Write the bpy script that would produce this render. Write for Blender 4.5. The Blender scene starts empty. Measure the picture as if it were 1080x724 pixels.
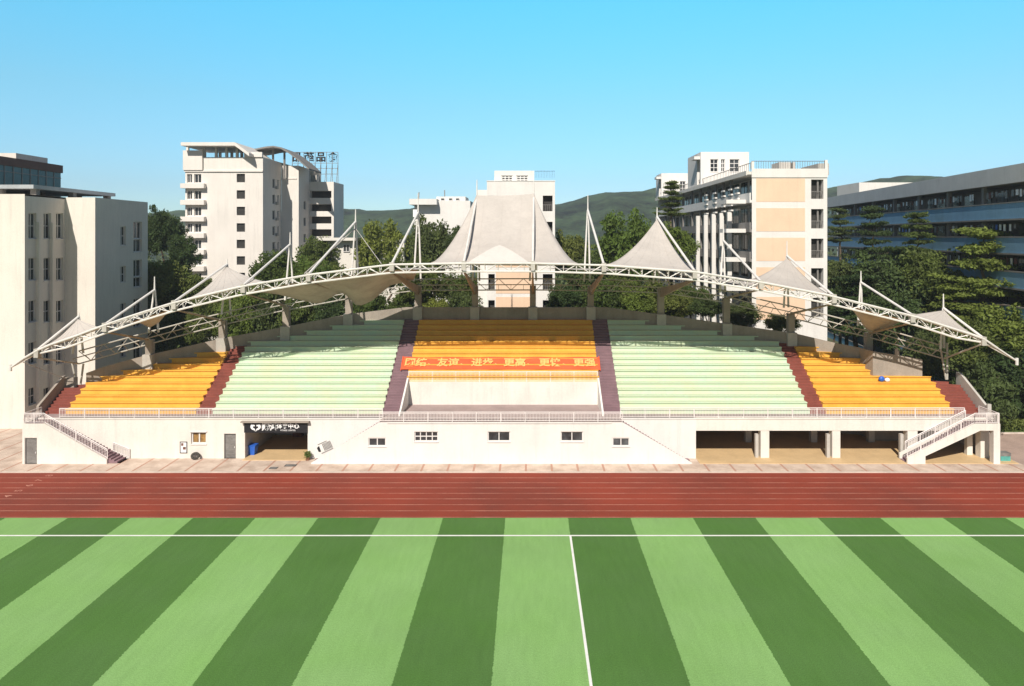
import bpy, bmesh, math, random
from mathutils import Vector, Matrix, noise
R = math.radians
S = bpy.context.scene
COL = S.collection

# ------------------------------------------------------------------ camera, sky, sun, exposure
F = 700.0          # focal length in photo pixels (photo 1080 wide)
PX, PY = 558.0, 250.0
CAMZ = 22.0
cd = bpy.data.cameras.new('camera'); cam = bpy.data.objects.new('camera', cd); COL.objects.link(cam)
cam.location = (0, 0, CAMZ); cam.rotation_euler = (R(90), 0, 0)
cd.sensor_width = 36; cd.lens = F / 1080 * 36
cd.shift_x = -(PX - 540) / 1080; cd.shift_y = -(362 - PY) / 1080
cd.clip_end = 6000; S.camera = cam

SUN_DIR = Vector((.25, 1.08, -1)).normalized()      # the way the light travels
W = bpy.data.worlds.new('World'); S.world = W; W.use_nodes = True
wt = W.node_tree; wn = wt.nodes; wl = wt.links; wn.clear()
sky = wn.new('ShaderNodeTexSky'); sky.sky_type = 'NISHITA'; sky.sun_disc = False
sky.sun_elevation = math.asin(-SUN_DIR.z); sky.sun_rotation = math.atan2(-SUN_DIR.x, -SUN_DIR.y)
sky.air_density = 1.0; sky.dust_density = 0.3; sky.ozone_density = 1.6; sky.altitude = 50
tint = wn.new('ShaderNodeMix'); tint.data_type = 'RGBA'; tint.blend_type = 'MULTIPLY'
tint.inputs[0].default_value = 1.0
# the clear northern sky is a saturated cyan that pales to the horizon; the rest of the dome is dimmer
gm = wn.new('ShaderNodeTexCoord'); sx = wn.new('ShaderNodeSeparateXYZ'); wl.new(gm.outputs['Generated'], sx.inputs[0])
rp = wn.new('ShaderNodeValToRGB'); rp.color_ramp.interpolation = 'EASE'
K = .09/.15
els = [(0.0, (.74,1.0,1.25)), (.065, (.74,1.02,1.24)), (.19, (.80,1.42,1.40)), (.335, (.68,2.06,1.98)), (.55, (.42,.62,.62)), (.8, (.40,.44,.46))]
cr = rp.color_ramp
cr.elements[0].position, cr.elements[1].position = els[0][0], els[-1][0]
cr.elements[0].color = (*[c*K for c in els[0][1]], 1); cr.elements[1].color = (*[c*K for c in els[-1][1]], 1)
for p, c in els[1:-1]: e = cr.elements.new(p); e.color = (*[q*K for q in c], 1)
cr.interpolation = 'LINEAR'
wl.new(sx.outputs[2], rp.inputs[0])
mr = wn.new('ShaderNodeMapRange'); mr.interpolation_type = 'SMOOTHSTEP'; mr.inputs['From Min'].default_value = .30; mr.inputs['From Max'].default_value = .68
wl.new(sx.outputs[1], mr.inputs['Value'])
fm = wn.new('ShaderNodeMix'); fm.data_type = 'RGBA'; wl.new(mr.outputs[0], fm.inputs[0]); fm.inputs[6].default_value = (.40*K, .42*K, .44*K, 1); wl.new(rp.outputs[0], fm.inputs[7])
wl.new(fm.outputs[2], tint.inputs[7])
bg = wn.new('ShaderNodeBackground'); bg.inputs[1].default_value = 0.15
wo = wn.new('ShaderNodeOutputWorld')
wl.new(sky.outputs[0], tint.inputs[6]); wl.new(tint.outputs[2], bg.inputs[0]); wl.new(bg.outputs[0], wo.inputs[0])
sl = bpy.data.lights.new('sun', 'SUN'); sl.energy = 4.3; sl.angle = R(.5); sl.color = (1, .93, .83)
so = bpy.data.objects.new('sun', sl); COL.objects.link(so); so.location = (-30, -60, 90)
so.rotation_euler = SUN_DIR.to_track_quat('-Z', 'Y').to_euler()
S.view_settings.view_transform = 'Standard'; S.view_settings.look = 'None'
S.view_settings.exposure = 0.43; S.view_settings.gamma = 1.0; S.view_settings.use_curve_mapping = False
S.render.engine = 'CYCLES'; S.cycles.max_bounces = 6; S.cycles.diffuse_bounces = 3
S.cycles.transparent_max_bounces = 8

# ------------------------------------------------------------------ helpers
def at(px, py, d):
    return Vector(((px - PX) * d / F, d, CAMZ - (py - PY) * d / F))
def ax(px, d): return (px - PX) * d / F
def az(py, d): return CAMZ - (py - PY) * d / F
def lerp(a, b, t): return a + (b - a) * t
def interp(tab, x):
    if x <= tab[0][0]: return tab[0][1]
    for (a, b), (c, e) in zip(tab, tab[1:]):
        if x <= c: return lerp(b, e, (x - a) / (c - a))
    return tab[-1][1]

class MB:
    def __init__(s): s.v = []; s.f = []; s.mi = []; s.cur = 0; s.pc = []
    def add(s, vs, fs):
        s.pc.append((list(vs), list(fs))); n = len(s.v); s.v += [tuple(v) for v in vs]
        for f in fs: s.f.append(tuple(i + n for i in f)); s.mi.append(s.cur)
        return s
    def quad(s, a, b, c, d): return s.add([a, b, c, d], [(0, 1, 2, 3)])
    def box(s, x0, x1, y0, y1, z0, z1):
        return s.add([(x0,y0,z0),(x1,y0,z0),(x1,y1,z0),(x0,y1,z0),(x0,y0,z1),(x1,y0,z1),(x1,y1,z1),(x0,y1,z1)],
              [(3,2,1,0),(4,5,6,7),(0,1,5,4),(1,2,6,5),(2,3,7,6),(3,0,4,7)])
    def hexa(s, b, t):       # bottom 4 pts, top 4 pts
        return s.add(list(b) + list(t), [(3,2,1,0),(4,5,6,7),(0,1,5,4),(1,2,6,5),(2,3,7,6),(3,0,4,7)])
    def prism_x(s, yz, x0, x1):   # polygon in the y-z plane pushed along x
        n = len(yz)
        vs = [(x0, y, z) for y, z in yz] + [(x1, y, z) for y, z in yz]
        return s.add(vs, [tuple(range(n)), tuple(range(2*n-1, n-1, -1))] + [(i, i+n, (i+1) % n + n, (i+1) % n) for i in range(n)])
    def prism_y(s, xz, y0, y1):
        n = len(xz)
        vs = [(x, y0, z) for x, z in xz] + [(x, y1, z) for x, z in xz]
        return s.add(vs, [tuple(range(n)), tuple(range(2*n-1, n-1, -1))] + [(i, i+n, (i+1) % n + n, (i+1) % n) for i in range(n)])
    def prism_z(s, xy, z0, z1):
        n = len(xy)
        vs = [(x, y, z0) for x, y in xy] + [(x, y, z1) for x, y in xy]
        return s.add(vs, [tuple(range(n-1, -1, -1)), tuple(range(n, 2*n))] + [(i, (i+1) % n, (i+1) % n + n, i+n) for i in range(n)])
    def tube(s, p0, p1, r0, r1=None, n=6, cap=True):
        p0 = Vector(p0); p1 = Vector(p1); r1 = r0 if r1 is None else r1
        d = p1 - p0
        if d.length < 1e-6: return s
        d.normalize(); u = d.orthogonal().normalized(); w = d.cross(u)
        vs = []
        for p, r in ((p0, r0), (p1, r1)):
            for i in range(n):
                a = 2*math.pi*i/n; vs.append(p + (u*math.cos(a) + w*math.sin(a))*r)
        fs = [(i, (i+1) % n, (i+1) % n + n, i+n) for i in range(n)]
        if cap: fs += [tuple(range(n-1, -1, -1)), tuple(range(n, 2*n))]
        return s.add(vs, fs)
    def path(s, pts, r, n=6):
        for a, b in zip(pts, pts[1:]): s.tube(a, b, r, r, n)
        return s
    def build(s, name, mats, parent=None, smooth=False):
        org = Vector((0, 0, 0)); q = parent
        while q is not None: org += q.location; q = q.parent
        me = bpy.data.meshes.new(name)
        me.from_pydata([(v[0]-org.x, v[1]-org.y, v[2]-org.z) for v in s.v], [], s.f)
        if not isinstance(mats, (list, tuple)): mats = [mats]
        for m in mats: me.materials.append(m)
        if len(mats) > 1: me.polygons.foreach_set('material_index', s.mi)
        bm = bmesh.new(); bm.from_mesh(me)
        if smooth: bmesh.ops.remove_doubles(bm, verts=bm.verts, dist=1e-4)
        bmesh.ops.recalc_face_normals(bm, faces=bm.faces) if s.recalc else None
        bm.to_mesh(me); bm.free()
        if smooth: me.polygons.foreach_set('use_smooth', [True]*len(me.polygons))
        me.update()
        o = bpy.data.objects.new(name, me); COL.objects.link(o)
        if parent is not None: o.parent = parent
        return o
    def each(s, name, mats, parent=None):
        out = []
        for v, f in s.pc: out.append(MB().add(v, f).build(name, mats, parent))
        return out
    recalc = False

def tag(o, label=None, cat=None, group=None, kind=None):
    if label: o['label'] = label
    if cat: o['category'] = cat
    if group: o['group'] = group
    if kind: o['kind'] = kind
    return o
def thing(name, label, cat, loc=(0, 0, 0), group=None):
    o = bpy.data.objects.new(name, None); COL.objects.link(o); o.location = loc; o.empty_display_size = .5
    return tag(o, label, cat, group)
def struct(mb, name, m, parent=None, **k):
    return tag(mb.build(name, m, parent, **k), kind='structure')

# ------------------------------------------------------------------ materials
def mat(name, col, rough=.8, var=.12, scale=.6, fine=6.0, streak=0.0, bump=0.0, metal=0.0, spec=.3, col2=None, lines=None, trans=None, rnd=0.0):
    m = bpy.data.materials.new(name); m.use_nodes = True
    t = m.node_tree; n = t.nodes; l = t.links
    b = n['Principled BSDF']; b.inputs['Roughness'].default_value = rough; b.inputs['Metallic'].default_value = metal
    b.inputs['Specular IOR Level'].default_value = spec
    g = n.new('ShaderNodeNewGeometry')
    def nz(sc, det=4, vec=None, rough_=.6):
        x = n.new('ShaderNodeTexNoise'); x.inputs['Scale'].default_value = sc; x.inputs['Detail'].default_value = det
        x.inputs['Roughness'].default_value = rough_
        l.new(vec or g.outputs['Position'], x.inputs['Vector']); return x.outputs['Fac']
    def mth(op, a, b_=None):
        x = n.new('ShaderNodeMath'); x.operation = op
        for i, q in enumerate((a, b_)):
            if q is None: continue
            if isinstance(q, (int, float)): x.inputs[i].default_value = q
            else: l.new(q, x.inputs[i])
        return x.outputs[0]
    fac = mth('ADD', mth('MULTIPLY', nz(scale), .65), mth('MULTIPLY', nz(fine), .35))
    if streak:
        mp = n.new('ShaderNodeMapping'); mp.inputs['Scale'].default_value = (.9, .9, .07)
        l.new(g.outputs['Position'], mp.inputs['Vector'])
        st = nz(1.5, 5, mp.outputs[0], .7)
        fac = mth('ADD', mth('MULTIPLY', fac, 1-streak*.6), mth('MULTIPLY', st, streak*.6))
    rp = n.new('ShaderNodeValToRGB'); cr = rp.color_ramp
    c = Vector(col); d = Vector(col2) if col2 else c*(1-var*2.2)
    cr.elements[0].position = .36; cr.elements[0].color = (*d, 1)
    cr.elements[1].position = .60; cr.elements[1].color = (*(c*(1+var*.35)), 1)
    l.new(fac, rp.inputs[0]); out = rp.outputs[0]
    if streak:
        mp2 = n.new('ShaderNodeMapping'); mp2.inputs['Scale'].default_value = (2.2, 2.2, .16); l.new(g.outputs['Position'], mp2.inputs['Vector'])
        dr = n.new('ShaderNodeMapRange'); dr.inputs['From Min'].default_value = .54; dr.inputs['From Max'].default_value = .76; dr.inputs['To Max'].default_value = .5*streak
        l.new(nz(1.0, 6, mp2.outputs[0], .72), dr.inputs['Value'])
        bl = nz(.35, 3); dm = mth('MULTIPLY', dr.outputs[0], mth('MULTIPLY', bl, 2.0))
        dx = n.new('ShaderNodeMix'); dx.data_type = 'RGBA'; l.new(dm, dx.inputs[0]); l.new(out, dx.inputs[6]); dx.inputs[7].default_value = (*(c*.42), 1); out = dx.outputs[2]
    if rnd:
        oi = n.new('ShaderNodeObjectInfo'); hs = n.new('ShaderNodeHueSaturation')
        l.new(mth('ADD', mth('MULTIPLY', oi.outputs['Random'], rnd*2), 1-rnd), hs.inputs['Value'])
        l.new(mth('ADD', mth('MULTIPLY', oi.outputs['Random'], -.05), .525), hs.inputs['Hue'])
        l.new(out, hs.inputs['Color']); out = hs.outputs[0]
    l.new(out, b.inputs['Base Color'])
    if bump:
        bp = n.new('ShaderNodeBump'); bp.inputs['Strength'].default_value = bump; bp.inputs['Distance'].default_value = .05
        l.new(nz(fine*2), bp.inputs['Height']); l.new(bp.outputs[0], b.inputs['Normal'])
    if trans:
        tr = n.new('ShaderNodeBsdfTranslucent'); mx = n.new('ShaderNodeMixShader')
        tr.inputs[0].default_value = (*trans[0], 1); mx.inputs[0].default_value = trans[1]
        l.new(b.outputs[0], mx.inputs[1]); l.new(tr.outputs[0], mx.inputs[2]); l.new(mx.outputs[0], n['Material Output'].inputs[0])
    m['_'] = 0
    return m

M = {}
M['white'] = mat('white_plaster', (.74, .70, .64), .85, .07, .35, 5, streak=.5)
M['whitest'] = mat('white_paint_wall', (.75, .725, .69), .85, .05, .35, 5, streak=.45)
M['conc'] = mat('grey_concrete', (.36, .31, .265), .9, .13, .5, 7, streak=.45, bump=.1)
M['ped'] = mat('light_concrete', (.50, .47, .43), .9, .10, .5, 7, streak=.4)
M['yellow'] = mat('yellow_seat_paint', (.78, .43, .075), .6, .07, .5, 5, col2=(.70, .35, .05), streak=.35)
M['green'] = mat('mint_seat_paint', (.525, .65, .495), .65, .05, .35, 4, col2=(.585, .63, .43), streak=.35)
M['red'] = mat('dark_red_step_paint', (.26, .075, .055), .7, .12, .8, 7)
M['mauve'] = mat('faded_mauve_step_paint', (.25, .155, .175), .75, .10, .8, 7)
M['stage'] = mat('mauve_floor_screed', (.36, .28, .27), .85, .08, .5, 6)
M['tan'] = mat('tan_tile_floor', (.62, .44, .24), .55, .06, .6, 6)
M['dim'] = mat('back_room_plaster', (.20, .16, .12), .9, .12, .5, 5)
M['steel'] = mat('white_steel_paint', (.76, .73, .69), .45, .06, 1.0, 8, spec=.5)
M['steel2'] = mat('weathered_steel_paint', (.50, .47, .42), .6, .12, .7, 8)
M['rust'] = mat('brown_bracket_paint', (.34, .27, .20), .7, .12, 1.2, 9)
M['fabric'] = mat('membrane_fabric', (.575, .53, .485), .75, .06, .4, 3, streak=.3, trans=((.45, .35, .24), .08))
M['fabric2'] = mat('shaded_membrane_fabric', (.42, .37, .30), .8, .14, .35, 3, trans=((.40, .31, .20), .12))  # browner copy of the membrane, underside shade put into its colour
M['seam'] = mat('membrane_seam', (.50, .46, .42), .7, .06, .4, 3)
M['skirt'] = mat('pale_membrane_fabric', (.68, .64, .60), .75, .04, .4, 3, trans=((.5, .42, .32), .12))  # paler fabric, used only for the front flap
M['rail'] = mat('white_railing_paint', (.80, .74, .72), .5, .05, 1.0, 8, spec=.4)
M['frame'] = mat('white_window_frame', (.72, .70, .68), .5, .05, 1.0, 8)
M['glass'] = mat('dark_window_glass', (.06, .066, .07), .12, .3, .5, 2, spec=.6, rnd=.75)
M['glassw'] = mat('curtained_window', (.34, .20, .07), .4, .3, 1.5, 5, spec=.5)
M['door'] = mat('grey_metal_door', (.22, .21, .20), .5, .15, 1.2, 6, spec=.4)
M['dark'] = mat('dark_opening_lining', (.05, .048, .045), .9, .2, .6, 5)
M['black'] = mat('black_sign_board', (.018, .018, .022), .45, .1, .6, 5, spec=.4)
M['signw'] = mat('white_sign_letters', (.82, .82, .82), .5, .02)
M['ban'] = mat('red_banner_cloth', (.78, .115, .04), .7, .06, .8, 4)
M['bant'] = mat('yellow_banner_letters', (.84, .46, .15), .7, .04)
M['blue'] = mat('blue_plastic', (.02, .12, .55), .4, .06, 1, 5, spec=.5)
M['teal'] = mat('teal_plastic', (.10, .38, .34), .5, .1, 2, 6)
M['rubber'] = mat('black_rubber', (.06, .055, .045), .8, .2, 3, 9)
M['leaf'] = mat('broadleaf_foliage', (.138, .175, .042), .6, .30, .45, 2.5, spec=.25, trans=((.24, .31, .06), .33), rnd=.22)
M['leafy'] = mat('yellow_green_foliage', (.180, .232, .048), .6, .25, .45, 2.5, spec=.25, trans=((.32, .39, .07), .33), rnd=.18)
M['leafd'] = mat('dark_foliage', (.080, .118, .036), .6, .30, .45, 2.5, spec=.25, trans=((.17, .23, .055), .28), rnd=.22)
M['bark'] = mat('grey_brown_bark', (.16, .12, .085), .95, .2, 1.2, 9, bump=.3)
M['beige'] = mat('beige_render', (.74, .685, .615), .9, .05, .2, 4, streak=.55)
M['tower'] = mat('white_tile_cladding', (.76, .71, .655), .7, .05, .2, 4, streak=.5)
M['peach'] = mat('peach_render', (.78, .56, .40), .85, .04, .3, 4, streak=.4)
M['wgray'] = mat('grey_roof_sheet', (.40, .42, .44), .55, .08, .4, 4)
M['fascia'] = mat('grey_fascia', (.62, .60, .58), .8, .06, .3, 4, streak=.35)
M['bband'] = mat('blue_parapet_paint', (.20, .37, .53), .7, .10, .3, 5, streak=.45)
M['gwall'] = mat('grey_gallery_wall', (.25, .235, .22), .9, .12, .5, 5, streak=.4)
M['maroon'] = mat('maroon_cornice', (.16, .075, .055), .8, .1, .4, 4)
M['teal2'] = mat('teal_curtain_wall', (.035, .13, .155), .25, .15, .4, 3, spec=.5)
M['ground'] = mat('earth_and_scrub', (.11, .12, .06), .95, .25, .02, .4)
M['court'] = mat('green_court', (.08, .20, .13), .8, .08, .3, 3)
M['hill'] = mat('wooded_hillside', (.045, .075, .034), .95, .45, .03, .22, bump=.9)
M['kerb'] = mat('pale_kerb', (.62, .54, .47), .85, .1, .8, 6)
M['line'] = mat('white_line_paint', (.80, .80, .76), .8, .05, 1.0, 8)
M['lane'] = mat('faded_lane_paint', (.56, .29, .22), .8, .25, .35, 8, col2=(.30, .085, .055))
M['iron'] = mat('cast_iron', (.09, .08, .075), .7, .2, 3, 9)
M['grass'] = mat('rough_grass', (.10, .16, .03), .9, .2, .8, 5)
M['path'] = mat('pink_paving', (.42, .31, .26), .9, .08, .5, 4)
M['pots'] = mat('terracotta', (.30, .15, .09), .8, .1, 3, 8)

def field_material():
    m = bpy.data.materials.new('striped_turf'); m.use_nodes = True
    t = m.node_tree; n = t.nodes; l = t.links; b = n['Principled BSDF']; b.inputs['Roughness'].default_value = .9
    b.inputs['Specular IOR Level'].default_value = .15
    g = n.new('ShaderNodeNewGeometry'); sp = n.new('ShaderNodeSeparateXYZ'); l.new(g.outputs['Position'], sp.inputs[0])
    def mth(op, *a):
        x = n.new('ShaderNodeMath'); x.operation = op
        for i, q in enumerate(a):
            if isinstance(q, (int, float)): x.inputs[i].default_value = q
            else: l.new(q, x.inputs[i])
        return x.outputs[0]
    def nz(sc, det=3, scl=None):
        x = n.new('ShaderNodeTexNoise'); x.inputs['Scale'].default_value = sc; x.inputs['Detail'].default_value = det
        if scl:
            mp = n.new('ShaderNodeMapping'); mp.inputs['Scale'].default_value = scl; l.new(g.outputs['Position'], mp.inputs[0]); l.new(mp.outputs[0], x.inputs[0])
        else: l.new(g.outputs['Position'], x.inputs[0])
        return x.outputs['Fac']
    wob = mth('MULTIPLY', mth('SUBTRACT', nz(9), .5), .22)
    x = mth('ADD', sp.outputs[0], wob)
    k = mth('WRAP', mth('DIVIDE', mth('ADD', x, 1.85), 4.89), 2.0, 0.0)
    lite = mth('LESS_THAN', k, 1.0)
    mx = n.new('ShaderNodeMix'); mx.data_type = 'RGBA'; l.new(lite, mx.inputs[0])
    mx.inputs[6].default_value = (.080, .178, .042, 1); mx.inputs[7].default_value = (.218, .400, .130, 1)
    # fibre direction, wear
    v = mth('ADD', mth('MULTIPLY', nz(1.0, 4, (3.0, .5, 1)), .25), mth('ADD', mth('MULTIPLY', nz(9, 6), .3), mth('MULTIPLY', nz(.09, 3), .4)))
    v = mth('ADD', mth('MULTIPLY', mth('SUBTRACT', v, .475), 1.0), 1.0)
    v = mth('ADD', v, mth('MULTIPLY', mth('SUBTRACT', nz(22, 5, (1, .6, 1)), .5), .95))
    hs = n.new('ShaderNodeHueSaturation'); l.new(mx.outputs[2], hs.inputs['Color']); l.new(v, hs.inputs['Value'])
    l.new(mth('ADD', mth('MULTIPLY', mth('SUBTRACT', nz(.25, 3), .5), .16), 1.0), hs.inputs['Saturation'])
    l.new(hs.outputs[0], b.inputs['Base Color'])
    bp = n.new('ShaderNodeBump'); bp.inputs['Strength'].default_value = .35; bp.inputs['Distance'].default_value = .03
    l.new(nz(25, 2), bp.inputs['Height']); l.new(bp.outputs[0], b.inputs['Normal'])
    return m
def track_material():
    m = mat('red_track_rubber', (.272, .044, .022), .85, .14, .10, 9, col2=(.170, .036, .022), bump=.15)
    return m
def paving_material():
    m = bpy.data.materials.new('jointed_paving'); m.use_nodes = True
    t = m.node_tree; n = t.nodes; l = t.links; b = n['Principled BSDF']; b.inputs['Roughness'].default_value = .85
    g = n.new('ShaderNodeNewGeometry'); sp = n.new('ShaderNodeSeparateXYZ'); l.new(g.outputs['Position'], sp.inputs[0])
    def mth(op, *a):
        x = n.new('ShaderNodeMath'); x.operation = op
        for i, q in enumerate(a):
            if isinstance(q, (int, float)): x.inputs[i].default_value = q
            else: l.new(q, x.inputs[i])
        return x.outputs[0]
    nzz = n.new('ShaderNodeTexNoise'); nzz.inputs['Scale'].default_value = .7; nzz.inputs['Detail'].default_value = 5; l.new(g.outputs['Position'], nzz.inputs[0])
    k = mth('WRAP', mth('ADD', sp.outputs[0], .4), 2.46, 0.0); j = mth('LESS_THAN', k, .2)
    rp = n.new('ShaderNodeValToRGB'); rp.color_ramp.elements[0].color = (.46, .35, .28, 1); rp.color_ramp.elements[1].color = (.66, .54, .45, 1)
    rp.color_ramp.elements[0].position = .3; rp.color_ramp.elements[1].position = .6; l.new(nzz.outputs[0], rp.inputs[0])
    mx = n.new('ShaderNodeMix'); mx.data_type = 'RGBA'; l.new(j, mx.inputs[0]); l.new(rp.outputs[0], mx.inputs[6]); mx.inputs[7].default_value = (.46, .27, .20, 1)
    # small tiles
    br = n.new('ShaderNodeTexBrick'); br.inputs['Scale'].default_value = 2.0; br.inputs['Color1'].default_value = (1,1,1,1); br.inputs['Color2'].default_value = (.9,.88,.86,1)
    br.inputs['Mortar'].default_value = (.72,.68,.64,1); br.inputs['Mortar Size'].default_value = .015; l.new(g.outputs['Position'], br.inputs[0])
    m2 = n.new('ShaderNodeMix'); m2.data_type = 'RGBA'; m2.blend_type = 'MULTIPLY'; m2.inputs[0].default_value = 1
    l.new(mx.outputs[2], m2.inputs[6]); l.new(br.outputs[0], m2.inputs[7]); l.new(m2.outputs[2], b.inputs['Base Color'])
    return m
M['turf'] = field_material(); M['track'] = track_material(); M['paving'] = paving_material()

# ------------------------------------------------------------------ ground, pitch, track, apron
def sheet(x0, x1, y0, y1, z): return MB().quad((x0,y0,z),(x1,y0,z),(x1,y1,z),(x0,y1,z))
struct(sheet(-3000, 3000, -400, 3500, -.03), 'ground', M['ground'])
Y0, Y1, YK = 51.95, 61.85, 62.05
struct(sheet(-120, 120, -60, Y0, 0.0), 'pitch', M['turf'])
trk = struct(sheet(-140, 140, Y0, Y1, .006), 'running_track', M['track'])
for i in range(9):
    y = 52.05 + i*1.215
    tag(sheet(-140, 140, y-.035, y+.035, .011).build('lane_line', M['lane'], trk), kind='structure')
struct(sheet(-120, 120, 48.78, 48.96, .005), 'touchline', M['line'])
struct(sheet(3.04-.075, 3.04+.075, -60, 48.78, .0045), 'halfway_line', M['line'])
struct(MB().box(-140, 140, Y1, YK, -.02, .07), 'kerb', M['kerb'])
struct(sheet(-140, 140, YK, 78, .03), 'pavement', M['paving'])

def text_mesh(name, body, size, m, parent, loc, rot, extrude=.01, mirror=False, bold=0.0):
    c = bpy.data.curves.new(name, 'FONT'); c.body = body; c.size = size; c.extrude = extrude; c.align_x = 'CENTER'; c.align_y = 'CENTER'
    c.offset = bold; c.resolution_u = 3
    o = bpy.data.objects.new(name, c); COL.objects.link(o)
    me = bpy.data.meshes.new_from_object(o.evaluated_get(bpy.context.evaluated_depsgraph_get()))
    bpy.data.objects.remove(o); bpy.data.curves.remove(c)
    me.name = name; me.materials.clear(); me.materials.append(m)
    q = bpy.data.objects.new(name, me); COL.objects.link(q); q.parent = parent
    org = Vector((0, 0, 0)); p = parent
    while p is not None: org += p.location; p = p.parent
    q.location = Vector(loc) - org; q.rotation_euler = rot
    return q
for i in range(8):
    text_mesh('lane_number', str(i+1), .9, M['lane'], trk, (-44.2, 52.65 + i*1.215, .0075), (0, 0, R(90)), .001)['kind'] = 'structure'

# ------------------------------------------------------------------ walls with real openings
def frame_uv(p0, p1):
    p0 = Vector(p0); p1 = Vector(p1); d = p1 - p0; L = d.length; d /= L
    return p0, d, Vector((d.y, -d.x)), L
def P3(fr, u, z, w=0.0):
    p0, d, n, L = fr; q = p0 + d*u + n*w
    return (q.x, q.y, z)
def uvbox(mb, fr, u0, u1, z0, z1, w0, w1):
    b = [P3(fr, u0, z0, w1), P3(fr, u1, z0, w1), P3(fr, u1, z0, w0), P3(fr, u0, z0, w0)]
    t = [P3(fr, u0, z1, w1), P3(fr, u1, z1, w1), P3(fr, u1, z1, w0), P3(fr, u0, z1, w0)]
    return mb.hexa(b, t)
def wall(mb, p0, p1, z0, z1, ops=(), depth=.25):
    fr = frame_uv(p0, p1); L = fr[3]
    us = sorted({0, L} | {u for o in ops for u in o[:2] if 0 < u < L}); zs = sorted({z0, z1} | {z for o in ops for z in o[2:4] if z0 < z < z1})
    for a, b in zip(us, us[1:]):
        for c, e in zip(zs, zs[1:]):
            um, zm = (a+b)/2, (c+e)/2
            if any(o[0] < um < o[1] and o[2] < zm < o[3] for o in ops): continue
            mb.quad(P3(fr, a, c), P3(fr, b, c), P3(fr, b, e), P3(fr, a, e))
    for o in ops:
        a, b, c, e = o[:4]
        mb.quad(P3(fr,a,c), P3(fr,a,e), P3(fr,a,e,-depth), P3(fr,a,c,-depth))
        mb.quad(P3(fr,b,e), P3(fr,b,c), P3(fr,b,c,-depth), P3(fr,b,e,-depth))
        mb.quad(P3(fr,b,c), P3(fr,a,c), P3(fr,a,c,-depth), P3(fr,b,c,-depth))
        mb.quad(P3(fr,a,e), P3(fr,b,e), P3(fr,b,e,-depth), P3(fr,a,e,-depth))
    return fr
def window(parent, fr, op, depth=.25, nx=2, nz=1, t=.07, fm='frame', gm='glass', sill=True, name='window', bars=()):
    a, b, c, e = op[:4]; mb = MB(); w0, w1 = -depth+.03, -depth+.10
    uvbox(mb, fr, a, a+t, c, e, w0, w1); uvbox(mb, fr, b-t, b, c, e, w0, w1)
    uvbox(mb, fr, a+t, b-t, c, c+t, w0, w1); uvbox(mb, fr, a+t, b-t, e-t, e, w0, w1)
    for i in range(1, nx):
        u = lerp(a, b, i/nx); uvbox(mb, fr, u-t/2, u+t/2, c+t, e-t, w0, w1-.005)
    for i in range(1, nz):
        z = lerp(c, e, i/nz); uvbox(mb, fr, a+t, b-t, z-t/2, z+t/2, w0, w1-.012)
    if sill: uvbox(mb, fr, a-.06, b+.06, c-.08, c-.003, -.02, .07)
    o = mb.build(name, M[fm], parent)
    pm = MB(); pm.quad(P3(fr,a,c,-depth+.02), P3(fr,b,c,-depth+.02), P3(fr,b,e,-depth+.02), P3(fr,a,e,-depth+.02))
    pm.build('pane', M[gm], o)
    return o
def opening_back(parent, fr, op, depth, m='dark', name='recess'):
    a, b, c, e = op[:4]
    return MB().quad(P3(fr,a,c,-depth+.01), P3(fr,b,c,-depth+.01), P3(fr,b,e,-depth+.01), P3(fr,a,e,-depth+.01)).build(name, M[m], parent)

# ------------------------------------------------------------------ grandstand
YF, YC, ZF = 65.8, 64.2, 4.05
D0, RUN, RISE, NT = 67.3, .7625, .503, 16
ARC = [(-49.6,70.0),(-47,70.4),(-45.6,71.2),(-42.3,72.5),(-34.4,75),(-28,76.6),(-21.5,78.4),(-14.8,79.5),(9.3,79.5),(15,78.5),(22.9,77.0),(30.4,75.6),(36.6,73.5),(37.0,71.4),(42.2,71.2),(46.2,70.3)]
def arc_d(x): return interp(ARC, x)
def slope_z(d): return ZF + max(0, d - D0)*RISE/RUN
gs = thing('grandstand', 'long white concrete grandstand with mint and yellow tiers under tent roof', 'grandstand', (-1.9, YF, 0))

def arc_ends(y):
    if y >= 79.5: return -14.8, 9.3
    return (interp([(d, x) for x, d in ARC[:8]], y), interp([(d, -x) for x, d in reversed(ARC[8:])], y)*-1)
def tier_block(mb, x0, x1, i, nose=True, sub=1):
    for s in range(sub):
        y0 = D0 + (i + s/sub)*RUN; y1 = D0 + (i + (s+1)/sub)*RUN + .02; z1 = ZF + i*RISE + RISE*(s+1)/sub - .001; zb = ZF + i*RISE - .6
        def ends(y): l, r = arc_ends(y-.1); return max(x0, l), min(x1, r)
        l0, r0 = ends(y0); l1, r1 = ends(y1)
        if r0 - l0 < (1.3 if x1-x0 > 3 else .4): continue
        if l1 >= r1: l1 = r1 = min(max((l1+r1)/2, l0), r0)
        ov = .11 if nose else .02; th = min(.1, RISE/sub*.4)
        mb.hexa([(l0,y0,zb),(r0,y0,zb),(r1,y1,zb),(l1,y1,zb)], [(l0,y0,z1-th),(r0,y0,z1-th),(r1,y1,z1-th),(l1,y1,z1-th)])
        mb.hexa([(l0,y0-ov,z1-th),(r0,y0-ov,z1-th),(r1,y1,z1-th),(l1,y1,z1-th)], [(l0,y0-ov,z1),(r0,y0-ov,z1),(r1,y1,z1),(l1,y1,z1)])
sections = [('yellow_seating', -47, -33.75, 'yellow', 0), ('green_seating', -32.1, -14.86, 'green', 0), ('yellow_seating', -13.06, 7.5, 'yellow', 5),
            ('green_seating', 9.31, 28.5, 'green', 0), ('yellow_seating', 30.1, 43.1, 'yellow', 0)]
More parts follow.
